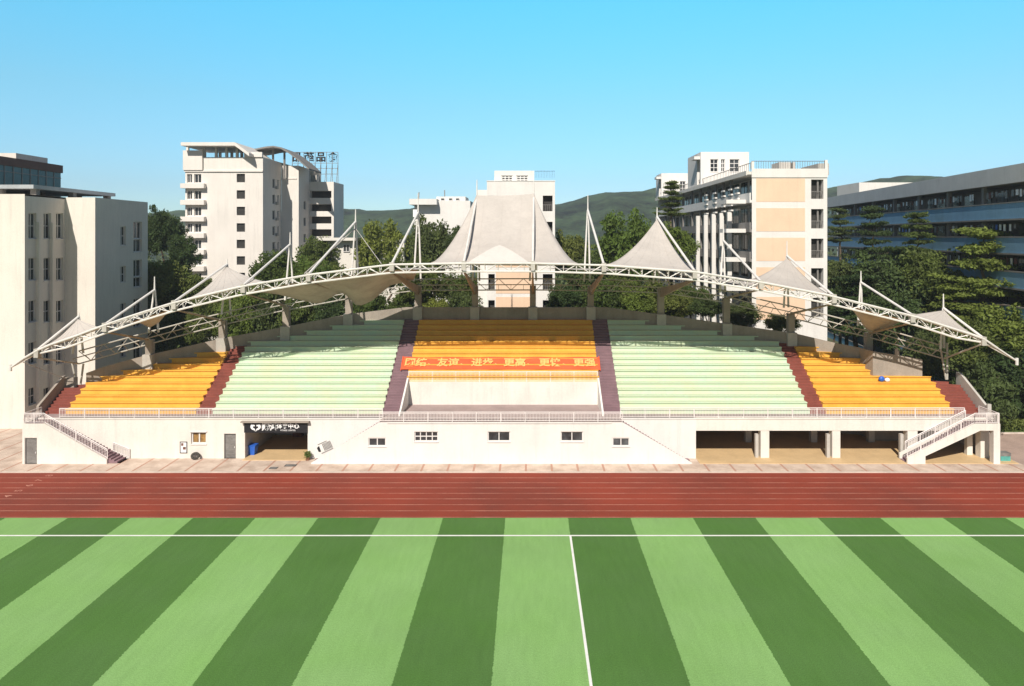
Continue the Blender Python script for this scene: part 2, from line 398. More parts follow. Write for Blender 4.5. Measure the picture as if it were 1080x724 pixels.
lab = ['orange yellow tiers at the left end', 'mint green tiers left of centre', 'orange yellow tiers above the white platform', 'mint green tiers right of centre', 'orange yellow tiers at the right end']
for (nm, x0, x1, m, first), lb in zip(sections, lab):
    mb = MB()
    for i in range(first, NT): tier_block(mb, x0, x1, i)
    mb.build(nm, M[m], gs)['label'] = lb
for x0, x1, m in [(-49.15, -47.0, 'red'), (-33.75, -32.1, 'red'), (-14.86, -13.06, 'mauve'), (7.5, 9.31, 'mauve'), (28.5, 30.1, 'red'), (43.1, 45.75, 'red')]:
    mb = MB()
    for i in range(NT): tier_block(mb, x0, x1, i, False, 2)
    mb.build('aisle_steps', M[m], gs)['label'] = 'dark red aisle steps' if m == 'red' else 'faded mauve aisle steps'

# back parapet along the arc
mb = MB()
arc_pts = []
for (xa, ya), (xb, yb) in zip(ARC, ARC[1:]):
    k = max(1, int((xb-xa)/2.0))
    for j in range(k): arc_pts.append((lerp(xa, xb, j/k), lerp(ya, yb, j/k)))
arc_pts = [p for p in arc_pts if -48.0 <= p[0] <= 42.2]
def ptop(x, y): return slope_z(y) + 1.45 if x < 36.5 else lerp(9.75, 8.85, (x-36.5)/5.7)
for (xa, ya), (xb, yb) in zip(arc_pts, arc_pts[1:]):
    za = ptop(xa, ya); zb = ptop(xb, yb)
    b = [(xa, ya+.02, 0), (xb, yb+.02, 0), (xb, yb+.27, 0), (xa, ya+.27, 0)]
    mb.hexa(b, [(xa, ya+.02, za), (xb, yb+.02, zb), (xb, yb+.27, zb), (xa, ya+.27, za)])
mb.build('back_parapet', M['conc'], gs)
mb = MB(); mb.prism_x([(66.6, 0), (70.6, 0), (70.6, 7.25), (70.2, 7.25), (66.6, 5.0)], -49.45, -49.2); mb.box(-49.2, -48.0, 70.35, 70.6, 0, 7.1)
mb.build('end_wall', M['conc'], gs)
mb = MB(); mb.prism_x([(66.4, 0), (71.2, 0), (71.2, 7.5), (70.6, 7.5), (66.4, 4.95)], 45.8, 46.05); mb.box(45.75, 46.12, 66.2, 66.4, ZF, 5.3)
mb.build('end_wall', M['ped'], gs)

# walkway slab, ground floor walls
mb = MB(); mb.box(-50.2, 46.0, YF+.25, D0+.3, 3.72, ZF); mb.box(-50.2, 46.0, D0+.3, 75.5, 3.45, 3.72)
mb.build('walkway_slab', M['stage'], gs)
fw = MB(); left = (-50.2, YF); right_ = (-21.9, YF)
def uo(px0, px1, py0, py1, d, xs): return (ax(px0,d)-xs, ax(px1,d)-xs, az(py1,d), az(py0,d))
o_win = uo(201.5, 217.5, 456, 468.5, YF, -50.2)
o_door = (ax(236.3,YF)+50.2, ax(248.8,YF)+50.2, 0.03, 2.48)
o_gym = (ax(258.3,YF)+50.2, ax(324.5,YF)+50.2, 0.03, 3.62)
fr = wall(fw, left, right_, 0, ZF, [o_win, o_door], .25) if False else wall(fw, left, right_, 0, ZF, [o_win, o_door, o_gym], .25)
uvbox(fw, fr, 0, fr[3], ZF-.12, ZF+.02, .003, .06)
fw.build('front_wall', M['white'], gs)
window(gs, fr, o_win, nx=2, nz=1, gm='glassw', t=.12)
wm = MB(); uvbox(wm, fr, o_win[0]-.08, o_win[1]+.08, o_win[3]+.002, o_win[3]+.1, .0, .09); wm.build('window_hood', M['frame'], gs)
def door(fr, op, depth=.25):
    a, b, c, e = op; mb = MB(); w0, w1 = -depth+.02, -depth+.08
    uvbox(mb, fr, a, b, c, e, w0, w1)
    o = mb.build('door', M['door'], gs); f = MB()
    uvbox(f, fr, a, a+.07, c, e, w1, w1+.07); uvbox(f, fr, b-.07, b, c, e, w1, w1+.07); uvbox(f, fr, a+.07, b-.07, e-.08, e, w1, w1+.07)
    for q in range(1, 6): uvbox(f, fr, a+.15, b-.15, lerp(c, e, q/6)-.03, lerp(c, e, q/6)+.03, w1, w1+.025)
    f.build('door_frame', M['gwall'], o)
    h = MB(); uvbox(h, fr, b-.2, b-.15, c+1.0, c+1.15, w1, w1+.08); h.build('door_handle', M['frame'], o)
    return o
door(fr, o_door)
# gym bay
gx0, gx1 = -50.2+o_gym[0], -50.2+o_gym[1]
mb = MB(); mb.quad((gx0, YF+.25, .02), (gx0, YF+.25, 3.45), (gx0, 73.5, 3.45), (gx0, 73.5, .02)); mb.quad((gx1, YF+.25, .02), (gx1, 73.5, .02), (gx1, 73.5, 3.45), (gx1, YF+.25, 3.45))
mb.quad((gx0, 73.5, .02), (gx0, 73.5, 3.45), (gx1, 73.5, 3.45), (gx1, 73.5, .02)); mb.build('bay_lining', M['ped'], gs)
mb = MB(); mb.box(gx0+.01, gx1-.01, YF-.6, 73.49, .03, .09); mb.build('bay_floor', M['tan'], gs)
mb = MB(); mb.box(-25.9, -24.9, 72.6, 73.45, .09, 2.9); mb.build('bay_cupboard', M['maroon'], gs)
mb = MB(); mb.box(-24.3, -22.9, 72.2, 72.6, .7, 2.5); mb.build('bay_panel', M['ped'], gs)
# wall behind the centre stairs and columned bays on the right
XR = ax(734, YF)
fw = MB(); fr = wall(fw, (-21.9, YF), (XR, YF), 0, ZF, [], .2); uvbox(fw, fr, 0, fr[3], ZF-.12, ZF+.02, .003, .06)
fw.box(XR-.35, XR-.003, YF+.003, YF+.7, 0, ZF-.13)
fw.build('front_wall', M['whitest'], gs)
mb = MB(); mb.box(XR, 46.0, YF, YF+.25, 2.78, ZF+.003); mb.box(XR, 46.0, YF-.06, YF, ZF-.12, ZF+.02)
mb.box(XR, 46.0, YF+.25, YF+.5, 2.78, 3.72)
mb.build('front_beam', M['white'], gs)
for p0, p1 in [(802.5, 811.5), (878, 886.5), (957.5, 968), (1034.5, 1043.5)]:
    mb = MB(); mb.box(ax(p0,YF), ax(p1,YF), YF+.04, YF+.8, .03, 2.78); mb.build('front_column', M['white'], gs)
for x in (22.9, 30.0, 37.3):
    mb = MB(); mb.box(x-.42, x-.12, YF+.1, YF+.45, .03, 2.4); mb.build('drain_pipe_box', M['ped'], gs)
for p in (789, 858, 918.5, 960):
    mb = MB(); x = ax(p, 71); mb.box(x-.32, x+.32, 70.8, 71.4, .08, 3.45); mb.build('inner_column', M['ped'], gs)
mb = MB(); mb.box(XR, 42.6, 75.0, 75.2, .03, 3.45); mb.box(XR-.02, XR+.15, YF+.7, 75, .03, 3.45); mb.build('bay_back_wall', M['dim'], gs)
mb = MB(); mb.box(XR, 47.4, YC+.02, 74.98, .0, .08); mb.build('bay_floor', M['tan'], gs)
mb = MB(); mb.box(42.6, 45.9, 70.6, 75.2, 3.2, 3.45); mb.build('bay_ceiling', M['conc'], gs)

# centre projecting block with its two outer stairs
CL, CR = ax(399.5, YC), ax(657, YC); BL, BR = ax(408.5, YC), ax(645, YC); SL, SR = ax(328, YC), ax(730, YC)
fw = MB()
ops = [uo(437, 462, 455.5, 466, YC, BL), uo(514.5, 538, 455.5, 466, YC, BL), uo(591.5, 615, 455.5, 466, YC, BL)]
fr = wall(fw, (BL, YC), (BR, YC), 0, ZF-.02, ops, .2); uvbox(fw, fr, 0, fr[3], ZF-.10, ZF+.04, .003, .07)
fw.build('front_wall', M['whitest'], gs)
for o, k in zip(ops, (4, 2, 2)): window(gs, fr, o, .2, nx=k, nz=2 if k == 4 else 1, t=.09)
mb = MB(); mb.box(CL, CR, YC+.2, YF+.25, 3.72, ZF); mb.box(-13.06, 7.5, D0-.02, D0+5*RUN, ZF-.15, ZF-.004); mb.build('platform_floor', M['stage'], gs)
def side_stair(xb_, xt, xb, sgn):
    """parapet from the block at xb_, level as far as xt, then falling to xb; a small window sits in the level part"""
    n = 24; mb = MB()
    wx0, wx1 = (ax(388.5, YC), ax(407, YC)) if sgn < 0 else (ax(646, YC), ax(664, YC))
    wz0, wz1 = az(471, YC), az(462, YC)
    def ztop(x):
        if (x-xt)*sgn <= 0: return ZF-.02
        return lerp(ZF-.02, .12, (x-xt)/(xb-xt))
    xs = sorted([xb_, wx0, wx1, xt, xb])
    for a, b in zip(xs, xs[1:]):
        if b-a < 1e-4: continue
        if wx0 <= (a+b)/2 <= wx1:
            mb.prism_y([(a, 0), (b, 0), (b, wz0), (a, wz0)], YC, YC+.18); mb.prism_y([(a, wz1), (b, wz1), (b, ztop(b)), (a, ztop(a))], YC, YC+.18)
        else: mb.prism_y([(a, 0), (b, 0), (b, ztop(b)), (a, ztop(a))], YC, YC+.18)
    mb.build('stair_parapet', M['whitest'], gs)
    f2 = frame_uv((wx0, YC), (wx1, YC)); window(gs, f2, (0, wx1-wx0, wz0, wz1), .17, nx=2, t=.09)
    st = MB()
    for i in range(n):
        a = lerp(xt, xb, i/n); b = lerp(xt, xb, (i+1)/n); z = ZF - (i+1)*ZF/n - .12
        st.box(min(a,b), max(a,b), YC+.18, YF-.005, max(0, z-.5), max(.05, z))
    st.build('stair_flight', M['mauve'], gs)
side_stair(BL, CL, SL, -1); side_stair(BR, CR, SR, 1)
# platform recess
dw = D0 + 5*RUN
mb = MB(); mb.box(-13.06, 7.5, dw-.12, dw+.3, ZF-.1, ZF+5*RISE-.05); mb.build('platform_back_wall', M['white'], gs)
for x0, x1 in ((-13.06, -12.88), (7.32, 7.5)):
    mb = MB(); mb.prism_x([(D0-.9, ZF-.05), (dw-.12, ZF-.05), (dw-.12, ZF+5*RISE+.35), (D0-.1, ZF+.65), (D0-.9, ZF+.25)], x0, x1); mb.build('platform_side_wall', M['whitest'], gs)

# railings
def railing(p0, p1, h=.95, parent=gs, post=2.4, gap=.15, dark=False, rb=.022):
    p0 = Vector(p0); p1 = Vector(p1); L = (p1-p0).length; n = max(1, round(L/post))
    up = Vector((0, 0, 1)); mb = MB(); mb.tube(p0+up*h, p1+up*h, .045, n=6)
    o = mb.build('railing', M['rail'], parent)
    mb = MB(); mb.tube(p0+up*.1, p1+up*.1, .028, n=5); mb.tube(p0+up*(h-.14), p1+up*(h-.14), .024, n=5); mb.build('rail_bar', M['rail'], o)
    mb = MB()
    for i in range(n+1): mb.tube(p0.lerp(p1, i/n), p0.lerp(p1, i/n)+up*h, .045, n=5)
    mb.each('post', M['rail'], o)
    mb = MB(); k = max(2, int(L/gap))
    for i in range(1, k):
        q = p0.lerp(p1, i/k); mb.tube(q+up*.1, q+up*(h-.14), rb, n=4, cap=False)
    mb.build('balusters', M['rail'], o)
    return o
yr = YF+.12
XRL = ax(62, YF); XRR = ax(1018, YF)
railing((XRL, yr, ZF), (CL, yr, ZF), .9); railing((CR, yr, ZF), (XRR, yr, ZF), .95)
railing((CL+.05, YC+.1, ZF+.04), (CR-.05, YC+.1, ZF+.04), .92, gap=.14)
railing((-12.9, dw, ZF+5*RISE-.05), (7.35, dw, ZF+5*RISE-.05), 1.05, gap=.14)
# left end stair
LX0, LX1, LXB = ax(23.5, YC), ax(46, YC), ax(112.5, YC)
fw = MB(); od = (ax(26, YC)-LX0, ax(39, YC)-LX0, .03, az(462, YC))
fr = wall(fw, (LX0, YC), (LX1, YC), 0, 3.95, [od], .2)
fw.box(LX0, LX0+.2, YC+.003, YF+.5, 0, 3.95)
fw.prism_y([(LX1, 0), (LXB, 0), (LXB, .45), (LX1, 3.95)], YC, YC+.2)
fw.build('end_stair_wall', M['white'], gs); door(fr, od, .2)
st = MB(); st.box(LX0+.2, LX1, YC+.2, YF+1.2, 3.7, 3.9)
n = 24
for i in range(n):
    a = lerp(LX1, LXB+1.2, i/n); b = lerp(LX1, LXB+1.2, (i+1)/n); z = 3.9*(1-(i+1)/n)
    st.box(a, b, YC+.2, YF-.005, max(0, z-.6), z+.03)
st.build('stair_flight', M['mauve'], gs)
railing((LX0+.1, YC+.1, 3.95), (LX1, YC+.1, 3.95), .95, post=1.2); railing((LX0+.1, YC+.15, 3.95), (LX0+.1, YF+.8, 3.95), .95)
railing((LX1, YC+.1, 3.97), (LXB, YC+.1, .5), .9, gap=.17, post=1.6, rb=.02); railing((LXB-.3, YF-.12, .75), (LXB+1.3, YF-.12, .1), .9, gap=.17)
# right end stair
RX0, RX1, RX2 = ax(957, YC), ax(1028.5, YC), ax(1055, YC)
mb = MB(); za = 3.9
mb.prism_y([(RX0, .03), (RX0+1.75, .03), (RX0+1.75, .78), (RX1+.5, 3.25), (RX2, 3.25), (RX2, za), (RX1, za), (RX0, .62)], YC, YC+.2)
mb.prism_y([(RX0, .03), (RX0+1.75, .03), (RX0+1.75, .78), (RX1+.5, 3.25), (RX2, 3.25), (RX2, za), (RX1, za), (RX0, .62)], YF-.25, YF-.07)
mb.build('end_stair_stringer', M['white'], gs)
st = MB(); st.box(RX1, RX2, YC+.2, YF-.25, 3.6, za-.05); st.box(RX1+.3, RX2, YF-.07, YF+1.4, 3.6, za-.05)
for i in range(n):
    a = lerp(RX0, RX1, i/n); b = lerp(RX0, RX1, (i+1)/n); z = za*(i+1)/n
    st.box(a, b, YC+.2, YF-.25, max(.03, z-.45), z-.05)
st.build('stair_flight', M['mauve'], gs)
mb = MB(); mb.box(ax(1048, YC), RX2-.003, YC+.003, YC+.55, .03, 3.25); mb.box(ax(1038, YC), ax(1044, YC), YF+.9, YF+1.35, .03, 3.6); mb.each('stair_column', M['white'], gs)
railing((RX1, YC+.1, za), (RX2-.05, YC+.1, za), 1.0, post=1.2); railing((RX2-.1, YC+.15, za), (RX2-.1, YF+1.3, za), 1.0)
railing((RX0+.05, YC+.1, .62), (RX1, YC+.1, za), .95, gap=.17, post=1.6, rb=.02); railing((RX0+.6, YF-.16, .8), (RX1, YF-.16, za), .95, gap=.17, post=1.6)

# ------------------------------------------------------------------ canopy
DT = 65.95
TOP = [(12,388),(26,377.5),(45,366.5),(83,353.5),(102,346),(144,331.5),(183,319.5),(254,302.5),(326,290),(412,279.3),(489,278),(562,278),(637,280),(733,287),(803,298),(873,311.5),(963,333.5),(1036,356.5),(1072,381)]
REAR = [(83,384),(158,363),(202,351),(288,330),(368,315),(441,306.5),(562,306),(640,307),(700,309),(766,319),(795,327),(845,338),(891,350),(921,357),(995,378.6)]
def col_d(px):
    x = 0
    for _ in range(20): x = ax(px, arc_d(x))
    return min(arc_d(x)+.15, 79.7)
def top(px): return at(px, interp(TOP, px), DT)
cp = thing('canopy', 'white steel truss and membrane tent roof arching over the grandstand', 'canopy', (-1.9, DT, 0))
# front truss
N = 74; pts = [top(lerp(26, 1052, i/N)) for i in range(N+1)]
depth_at = lambda i: .82*min(1, min(i, N-i)/3 + .1)
low = [p + Vector((0, .25, -depth_at(i))) for i, p in enumerate(pts)]
bk = [p + Vector((0, .95, -.05)) for p in pts]
mb = MB(); mb.path(pts, .10); mb.path(low, .10); mb.path(bk, .09)
tipL, tipR = top(11), top(1072.5)
for a in (pts[0], low[0], bk[0]): mb.tube(tipL, a, .08)
for a in (pts[-1], low[-1], bk[-1]): mb.tube(tipR, a, .08)
mb.tube(tipL+Vector((0,0,.3)), tipL-Vector((0,0,.35)), .14, n=8); mb.tube(tipR+Vector((0,0,.3)), tipR-Vector((0,0,.4)), .14, n=8)
ftr = mb.build('front_truss', M['steel'], cp)
mb = MB()
for i in range(N):
    mb.tube(pts[i], low[i], .045, n=5); mb.tube(bk[i], low[i], .04, n=5); mb.tube(pts[i], bk[i], .04, n=5)
    if i % 2: mb.tube(low[i], pts[i+1], .05, n=5); mb.tube(low[i], bk[i+1], .04, n=5)
    else: mb.tube(pts[i], low[i+1], .05, n=5); mb.tube(bk[i], low[i+1], .04, n=5)
mb.build('truss_lacing', M['steel'], ftr)
# rear truss follows the columns
def rear(px, dz=0): d = col_d(px); return at(px, interp(REAR, px)-dz, d)
NR = 70; rl = [rear(lerp(83, 995, i/NR)) for i in range(NR+1)]; ru = [p + Vector((0, 0, 1.35)) for p in rl]
mb = MB(); mb.path(rl, .075); mb.path(ru, .075); mb.path([p+Vector((0,-.9,.7)) for p in rl], .06)
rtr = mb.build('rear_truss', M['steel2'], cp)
mb = MB()
for i in range(NR):
    mb.tube(rl[i], ru[i+1], .04, n=5) if i % 2 else mb.tube(ru[i], rl[i+1], .04, n=5)
    mb.tube(rl[i], rl[i]+Vector((0,-.9,.7)), .03, n=4)
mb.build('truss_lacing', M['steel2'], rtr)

# columns: (column px, node px on the front truss)
cols = [(158,110),(235,183),(302,256),(368,325),(441,413),(501,489),(562,562),(623,637),(697,733),(766,803),(834,880),(916,963)]
for cpx, npx in cols:
    d = col_d(cpx); x = ax(cpx, d); zb = slope_z(arc_d(x)); yb = d
    zt = rear(cpx).z + .5
    mb = MB(); mb.box(x-.36, x+.36, yb-.28, yb+.38, zb-.4, zt); c = mb.build('column', M['conc'], cp)
    mb = MB(); mb.box(x-.54, x+.54, yb-.52, yb+.42, zb-1.2, zb+1.5); mb.build('pedestal', M['ped'], c)
    nd = top(npx) + Vector((0, .35, -.75)); a0 = Vector((x, yb-.1, zt)); a1 = Vector((x, yb-.25, zt-1.0))
    side = Vector(((nd-a0).y, -(nd-a0).x, 0)).normalized()*.15; mb = MB()
    if cpx in (441, 501, 562, 623, 697): mb.hexa([a1-side, nd-side*.4-Vector((0,0,.2)), nd+side*.4-Vector((0,0,.2)), a1+side], [a0-side, nd-side*.4, nd+side*.4, a0+side])
    else: mb.tube(a0, nd, .13, .09, 8)
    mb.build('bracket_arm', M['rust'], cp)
# V columns at the two ends
for b, t2 in (((83.5, 412), [(76,383),(88,384)]), ((999, 400.5), [(991,362),(999,362)])):
    d = col_d(b[0])
    for q in t2:
        mb = MB(); mb.tube(at(b[0]+(q[0]-b[0])*.15, b[1], d), at(q[0], q[1], d), .10, n=8); mb.build('end_column', M['steel2'], cp)
    mb = MB(); mb.tube(rear(max(83, min(995, b[0]))), top(38 if b[0] < 500 else 1036)+Vector((0,.2,-.7)), .09); mb.build('tie_strut', M['steel2'], cp)
mb = MB(); mb.tube(top(24)-Vector((0,0,.3)), Vector((-49.0, 70.2, 7.0)), .04); mb.build('guy_cable', M['steel2'], cp)

# masts with their forward stays: (mast px, spire top py, stay py, node px, membrane?)
masts = [(83,330,334,38),(163,292,306,110),(239.5,273,279,183),(306,245,258,256),(375,221,234,325),(441,204,224,413),(503,190,208,489),(563,191,206,562),
         (620,206,222,637),(693,219,229,733),(763,232,254,803),(830,254,270,880),(908,286,298,963),(995,310,325,1038)]
MT = {}
for px, pt, ps, npx in masts:
    d = col_d(px); tp = at(px, ps, d); sp = at(px, pt, d); b = rear(max(83, min(995, px))) + Vector((0, 0, 1.1))
    b = Vector((tp.x, tp.y, b.z)); MT[px] = tp
    mb = MB()
    for s in (-1, 1): mb.tube(b + Vector((s*.38 - .1, s*.3, 0)), tp + Vector((s*.05, 0, 0)), .12, .085, n=7)
    mb.tube(tp - Vector((0, 0, .3)), sp, .10, .05, n=7)
    mo = mb.build('mast', M['steel'], cp)
    mb = MB(); nd = top(npx) + Vector((0, .2, .1)); mb.tube(tp, nd, .125, n=8); mb.build('stay_tube', M['steel'], cp)
    mb = MB(); mb.box(nd.x-.22, nd.x+.22, nd.y-.25, nd.y+.25, nd.z-.75, nd.z+.12); mb.build('node_clamp', M['steel2'], cp)
for a, b in ((375, 318), (375, 400)):
    mb = MB(); mb.tube(MT[a]-Vector((0,0,.8)), top(b)+Vector((0,.9,.2)), .07 if b < a else .04); mb.build('stay_cable', M['steel2'], cp)
pb = MT[441]; mb = MB(); mb.box(pb.x-.55, pb.x-.05, pb.y-.35, pb.y+.1, pb.z-.6, pb.z+.3); mb.build('mast_box', M['signw'], cp)

def membrane(name, apexes, fl, fr_, rl_, rr_, m='fabric', p=1.55, sagf=.25, sags=.10, nb=20, nr=14):
    """tent between a front edge on the truss, two rear corners and one or two mast heads"""
    A = [Vector(a) for a in apexes]; fl, fr_, rl_, rr_ = map(Vector, (fl, fr_, rl_, rr_))
    base = []
    def edge(p0, p1, n, inw, followtop=None):
        for i in range(n):
            t = i/n; q = p0.lerp(p1, t)
            if followtop: px = lerp(followtop[0], followtop[1], t); q = top(px) + Vector((0, .3, .1))
            c = (fl+fr_+rl_+rr_)/4; w = 4*t*(1-t)*inw; q = q + Vector((c.x-q.x, c.y-q.y, 0))*w
            base.append(q)
    edge(fl, fr_, nb, .0, (PX+fl.x*F/fl.y, PX+fr_.x*F/fr_.y)); edge(fr_, rr_, 10, sags); edge(rr_, rl_, nb, .12); edge(rl_, fl, 10, sags)
    def apex_for(q):
        if len(A) == 1: return A[0]
        t = min(1, max(0, (q.x-A[0].x)/(A[1].x-A[0].x)))
        tt = min(1, max(0, (q.x-fl.x)/(fr_.x-fl.x))); t = min(1, max(0, (tt-.24)/.46))
        a = A[0].lerp(A[1], t); a.z -= .12*4*t*(1-t); return a
    mb = MB(); nbp = len(base)
    for r in range(nr+1):
        s = r/nr*.995
        for q in base:
            a = apex_for(q); v = q.lerp(a, s); v.z = q.z + (a.z-q.z)*(s**p)
            mb.v.append(tuple(v))
    for r in range(nr):
        for i in range(nbp):
            j = (i+1) % nbp; mb.f.append((r*nbp+i, r*nbp+j, (r+1)*nbp+j, (r+1)*nbp+i)); mb.mi.append(0)
    o = mb.build(name, M[m], cp, smooth=True)
    sm = MB()
    for i in range(0, nbp, 3):
        pts = [Vector(mb.v[r*nbp+i]) for r in range(nr+1)]; sm.path(pts, .022, 4)
    sm.path([Vector(mb.v[i]) for i in range(nbp)] + [Vector(mb.v[0])], .05, 5)
    sm.build('seams', M['seam'], o)
    return o
def P_(px, py, d): return at(px, py, d)
def cone(px, fl, fr_, rl_, rr_, **k):
    d = MT[px].y; ap = MT[px] - Vector((0, .15, .25))
    return membrane('membrane', [ap], top(fl)+Vector((0,.3,.1)), top(fr_)+Vector((0,.3,.1)), P_(*rl_, d+2.5), P_(*rr_, d+2.5), **k)
cone(83, 42, 101, (68, 352), (97, 350)); cone(239.5, 194, 278, (222, 308), (262, 303)); cone(830, 793, 882, (806, 300), (851, 306))
cone(693, 641, 738, (664, 281), (720, 286)); cone(995, 966, 1034, (980, 338), (1010, 345))
a0, a1 = MT[503]+Vector((0,-.15,.25)), MT[563]+Vector((0,-.15,.2))
membrane('membrane', [a0, a1], top(454)+Vector((0,.5,.12)), top(609)+Vector((0,.5,.12)), P_(478, 279, 81.8), P_(588, 280, 81.8), p=1.45)
# pale flap on the front of the middle tent
mb = MB(); n = 16
for i in range(n+1):
    t = i/n; px = lerp(494, 557, t); b = top(px)+Vector((0, .42, .14)); h = 2.0*(1-abs(2*t-1)**1.25)
    mb.v += [tuple(b), tuple(b+Vector((0, .95*h*.6, h*.35))), tuple(b+Vector((0, 2.1*h*.6, h*.82)))]
for i in range(n):
    for k in range(2): mb.f.append((i*3+k, i*3+3+k, i*3+4+k, i*3+1+k)); mb.mi.append(0)
mb.build('membrane_flap', M['skirt'], cp, smooth=True)
def valley(pxs, rear_pts, m='fabric2', sag=.0, name='membrane'):
    """low panel from the lower chord of the front truss to points at the rear: rear_pts (px, py, d)"""
    mb = MB(); n = 24; rows = 8
    for i in range(n+1):
        t = i/n; f = top(lerp(pxs[0], pxs[1], t)) + Vector((0, .5, -.55))
        x = lerp(rear_pts[0][0], rear_pts[-1][0], t)
        py = interp([(a, b) for a, b, _ in rear_pts], x); d = interp([(a, c) for a, _, c in rear_pts], x); q = at(x, py, d)
        for r in range(rows+1):
            s = r/rows; v = f.lerp(q, s); v.z += sag*4*s*(1-s); mb.v.append(tuple(v))
    for i in range(n):
        for r in range(rows):
            a = i*(rows+1)+r; mb.f.append((a, a+rows+1, a+rows+2, a+1)); mb.mi.append(0)
    return mb.build(name, M[m], cp, smooth=True)
valley((258, 440), [(290,310,75.5),(318,317,75.5),(337,321,76),(358,309,75.5),(364,310,76),(377,324,76.5),(392,318,76.5),(412,301,76),(436,296,76)])
valley((116, 184), [(132,336,71.5),(150,342,72),(158,346,72.4),(168,340,72),(180,326,72)])
valley((893, 958), [(896,322,73),(912,346,73.5),(920,353,73.8),(930,350,73.5),(956,336,72.5)])
valley((596, 650), [(575,283,79.5),(670,284,79)], 'fabric'); valley((725, 800), [(690,287,79),(800,299,77.5)], 'fabric')
valley((425, 470), [(420,283,78),(500,282,79.5)], 'fabric')

# ------------------------------------------------------------------ things on and beside the stand
# gym sign
sx0, sx1 = ax(257, YF), ax(325.5, YF)
sg = thing('shop_sign', 'black sign board with white winged emblem and lettering over the open bay', 'sign', ((sx0+sx1)/2, YF-.1, 2.6))
mb = MB(); mb.box(sx0+.1, sx1-.1, YF-.14, YF-.01, 2.62, 3.66); mb.build('board', M['black'], sg)
mb = MB(); mb.box(sx0-.15, sx1+.15, YF-.45, YF-.01, 3.67, 3.78); mb.build('awning_strip', M['conc'], sg)
fy = YF-.155; fx = lambda px: ax(px, YF)
rot = (R(90), 0, 0)
text_mesh('lettering', '翔鸿', .80, M['signw'], sg, (fx(285.3), fy, 3.16), rot, .012, bold=.03)
text_mesh('lettering', '体育中心', .56, M['signw'], sg, (fx(304.3), fy, 3.26), rot, .012, bold=.018)
text_mesh('lettering', 'FITNESS CENTER', .20, M['signw'], sg, (fx(304.3), fy, 2.85), rot, .012)
mb = MB(); cx = fx(270.3); k = .112
wing = [(0,-3.6),(1.3,-2.4),(3.0,-1.9),(4.4,-.4),(4.6,1.2),(3.7,3.2),(2.9,2.4),(2.1,3.0),(1.4,2.0),(.6,2.5),(0,1.8)]
for s in (-1, 1):
    inner = [(0,-.9),(.8,-.2),(1.6,.4),(1.0,1.1),(0,.6)]
    pts_ = [(cx+s*u*k, 3.14+w*k) for u, w in wing]
    for i in range(len(wing)-1):
        a, b = wing[i], wing[i+1]; c_ = (1.1, .1)
        if i < 9: mb.prism_y([(cx+s*a[0]*k, 3.14+a[1]*k), (cx+s*b[0]*k, 3.14+b[1]*k), (cx+s*lerp(b[0], c_[0], .62)*k, 3.14+lerp(b[1], c_[1], .62)*k), (cx+s*lerp(a[0], c_[0], .62)*k, 3.14+lerp(a[1], c_[1], .62)*k)], fy-.012, fy+.012)
mb.build('emblem', M['signw'], sg)
# banner over the tiers
bx0, bx1 = ax(424.5, 73.1), ax(632, 73.1)
bn = thing('banner', 'long red cloth banner with yellow characters across the middle yellow tiers', 'banner', ((bx0+bx1)/2, 72.4, ZF+7*RISE))
ya, za_, yb_, zb_ = D0+6.25*RUN, ZF+6.5*RISE+.26, D0+8.1*RUN, ZF+8.5*RISE+.36
mb = MB(); nn = 60
for i in range(nn+1):
    x = lerp(bx0, bx1, i/nn)
    for r in range(5):
        s = r/4; mb.v.append((x, lerp(ya, yb_, s)+.02*math.sin(x*2.1+r), lerp(za_, zb_, s) + .035*math.sin(x*1.3+r*1.7)))
for i in range(nn):
    for r in range(4): mb.f.append((i*5+r, i*5+5+r, i*5+6+r, i*5+r+1)); mb.mi.append(0)
mb.build('cloth', M['ban'], bn, smooth=True)
ang = math.atan2(zb_-za_, yb_-ya)
nrm = Vector((0, -math.sin(ang), math.cos(ang)))
for i, w in enumerate(['团结', '友谊', '进步', '更高', '更快', '更强']):
    pxs = [439, 473, 509, 543, 580, 616][i]
    c = Vector((ax(pxs, 73.1), (ya+yb_)/2, (za_+zb_)/2)) + nrm*.085
    text_mesh('lettering', w, 1.22, M['bant'], bn, c, (ang, 0, 0), .006, bold=.035)
    if i < 5: text_mesh('lettering', '、', .9, M['bant'], bn, c + Vector((1.78, 0, 0)), (ang, 0, 0), .006)
for xx in (bx0, bx1):
    mb = MB(); mb.tube((xx, ya, za_-.1), (xx, yb_, zb_+.1), .05); mb.build('banner_pole', M['ban'], bn)
# framed notice
mb = MB(); nx0, nx1, nz0, nz1 = ax(190, YF), ax(197.5, YF), az(478, YF), az(466, YF)
nb_ = thing('notice_board', 'small black framed poster hung low on the white wall', 'poster', ((nx0+nx1)/2, YF, nz0))
mb.box(nx0, nx1, YF-.06, YF-.005, nz0, nz0+.06); mb.box(nx0, nx1, YF-.06, YF-.005, nz1-.06, nz1); mb.box(nx0, nx0+.06, YF-.06, YF-.005, nz0+.06, nz1-.06); mb.box(nx1-.06, nx1, YF-.06, YF-.005, nz0+.06, nz1-.06)
mb.build('frame', M['black'], nb_)
mb = MB(); mb.box(nx0+.06, nx1-.06, YF-.04, YF-.008, nz0+.06, nz1-.06); mb.build('sheet', M['signw'], nb_)
mb = MB(); mb.box(nx0+.12, nx0+.35, YF-.046, YF-.0405, nz1-.4, nz1-.14); mb.box(nx0+.3, nx1-.12, YF-.046, YF-.0405, nz0+.35, nz0+.62); mb.build('print', M['maroon'], nb_)
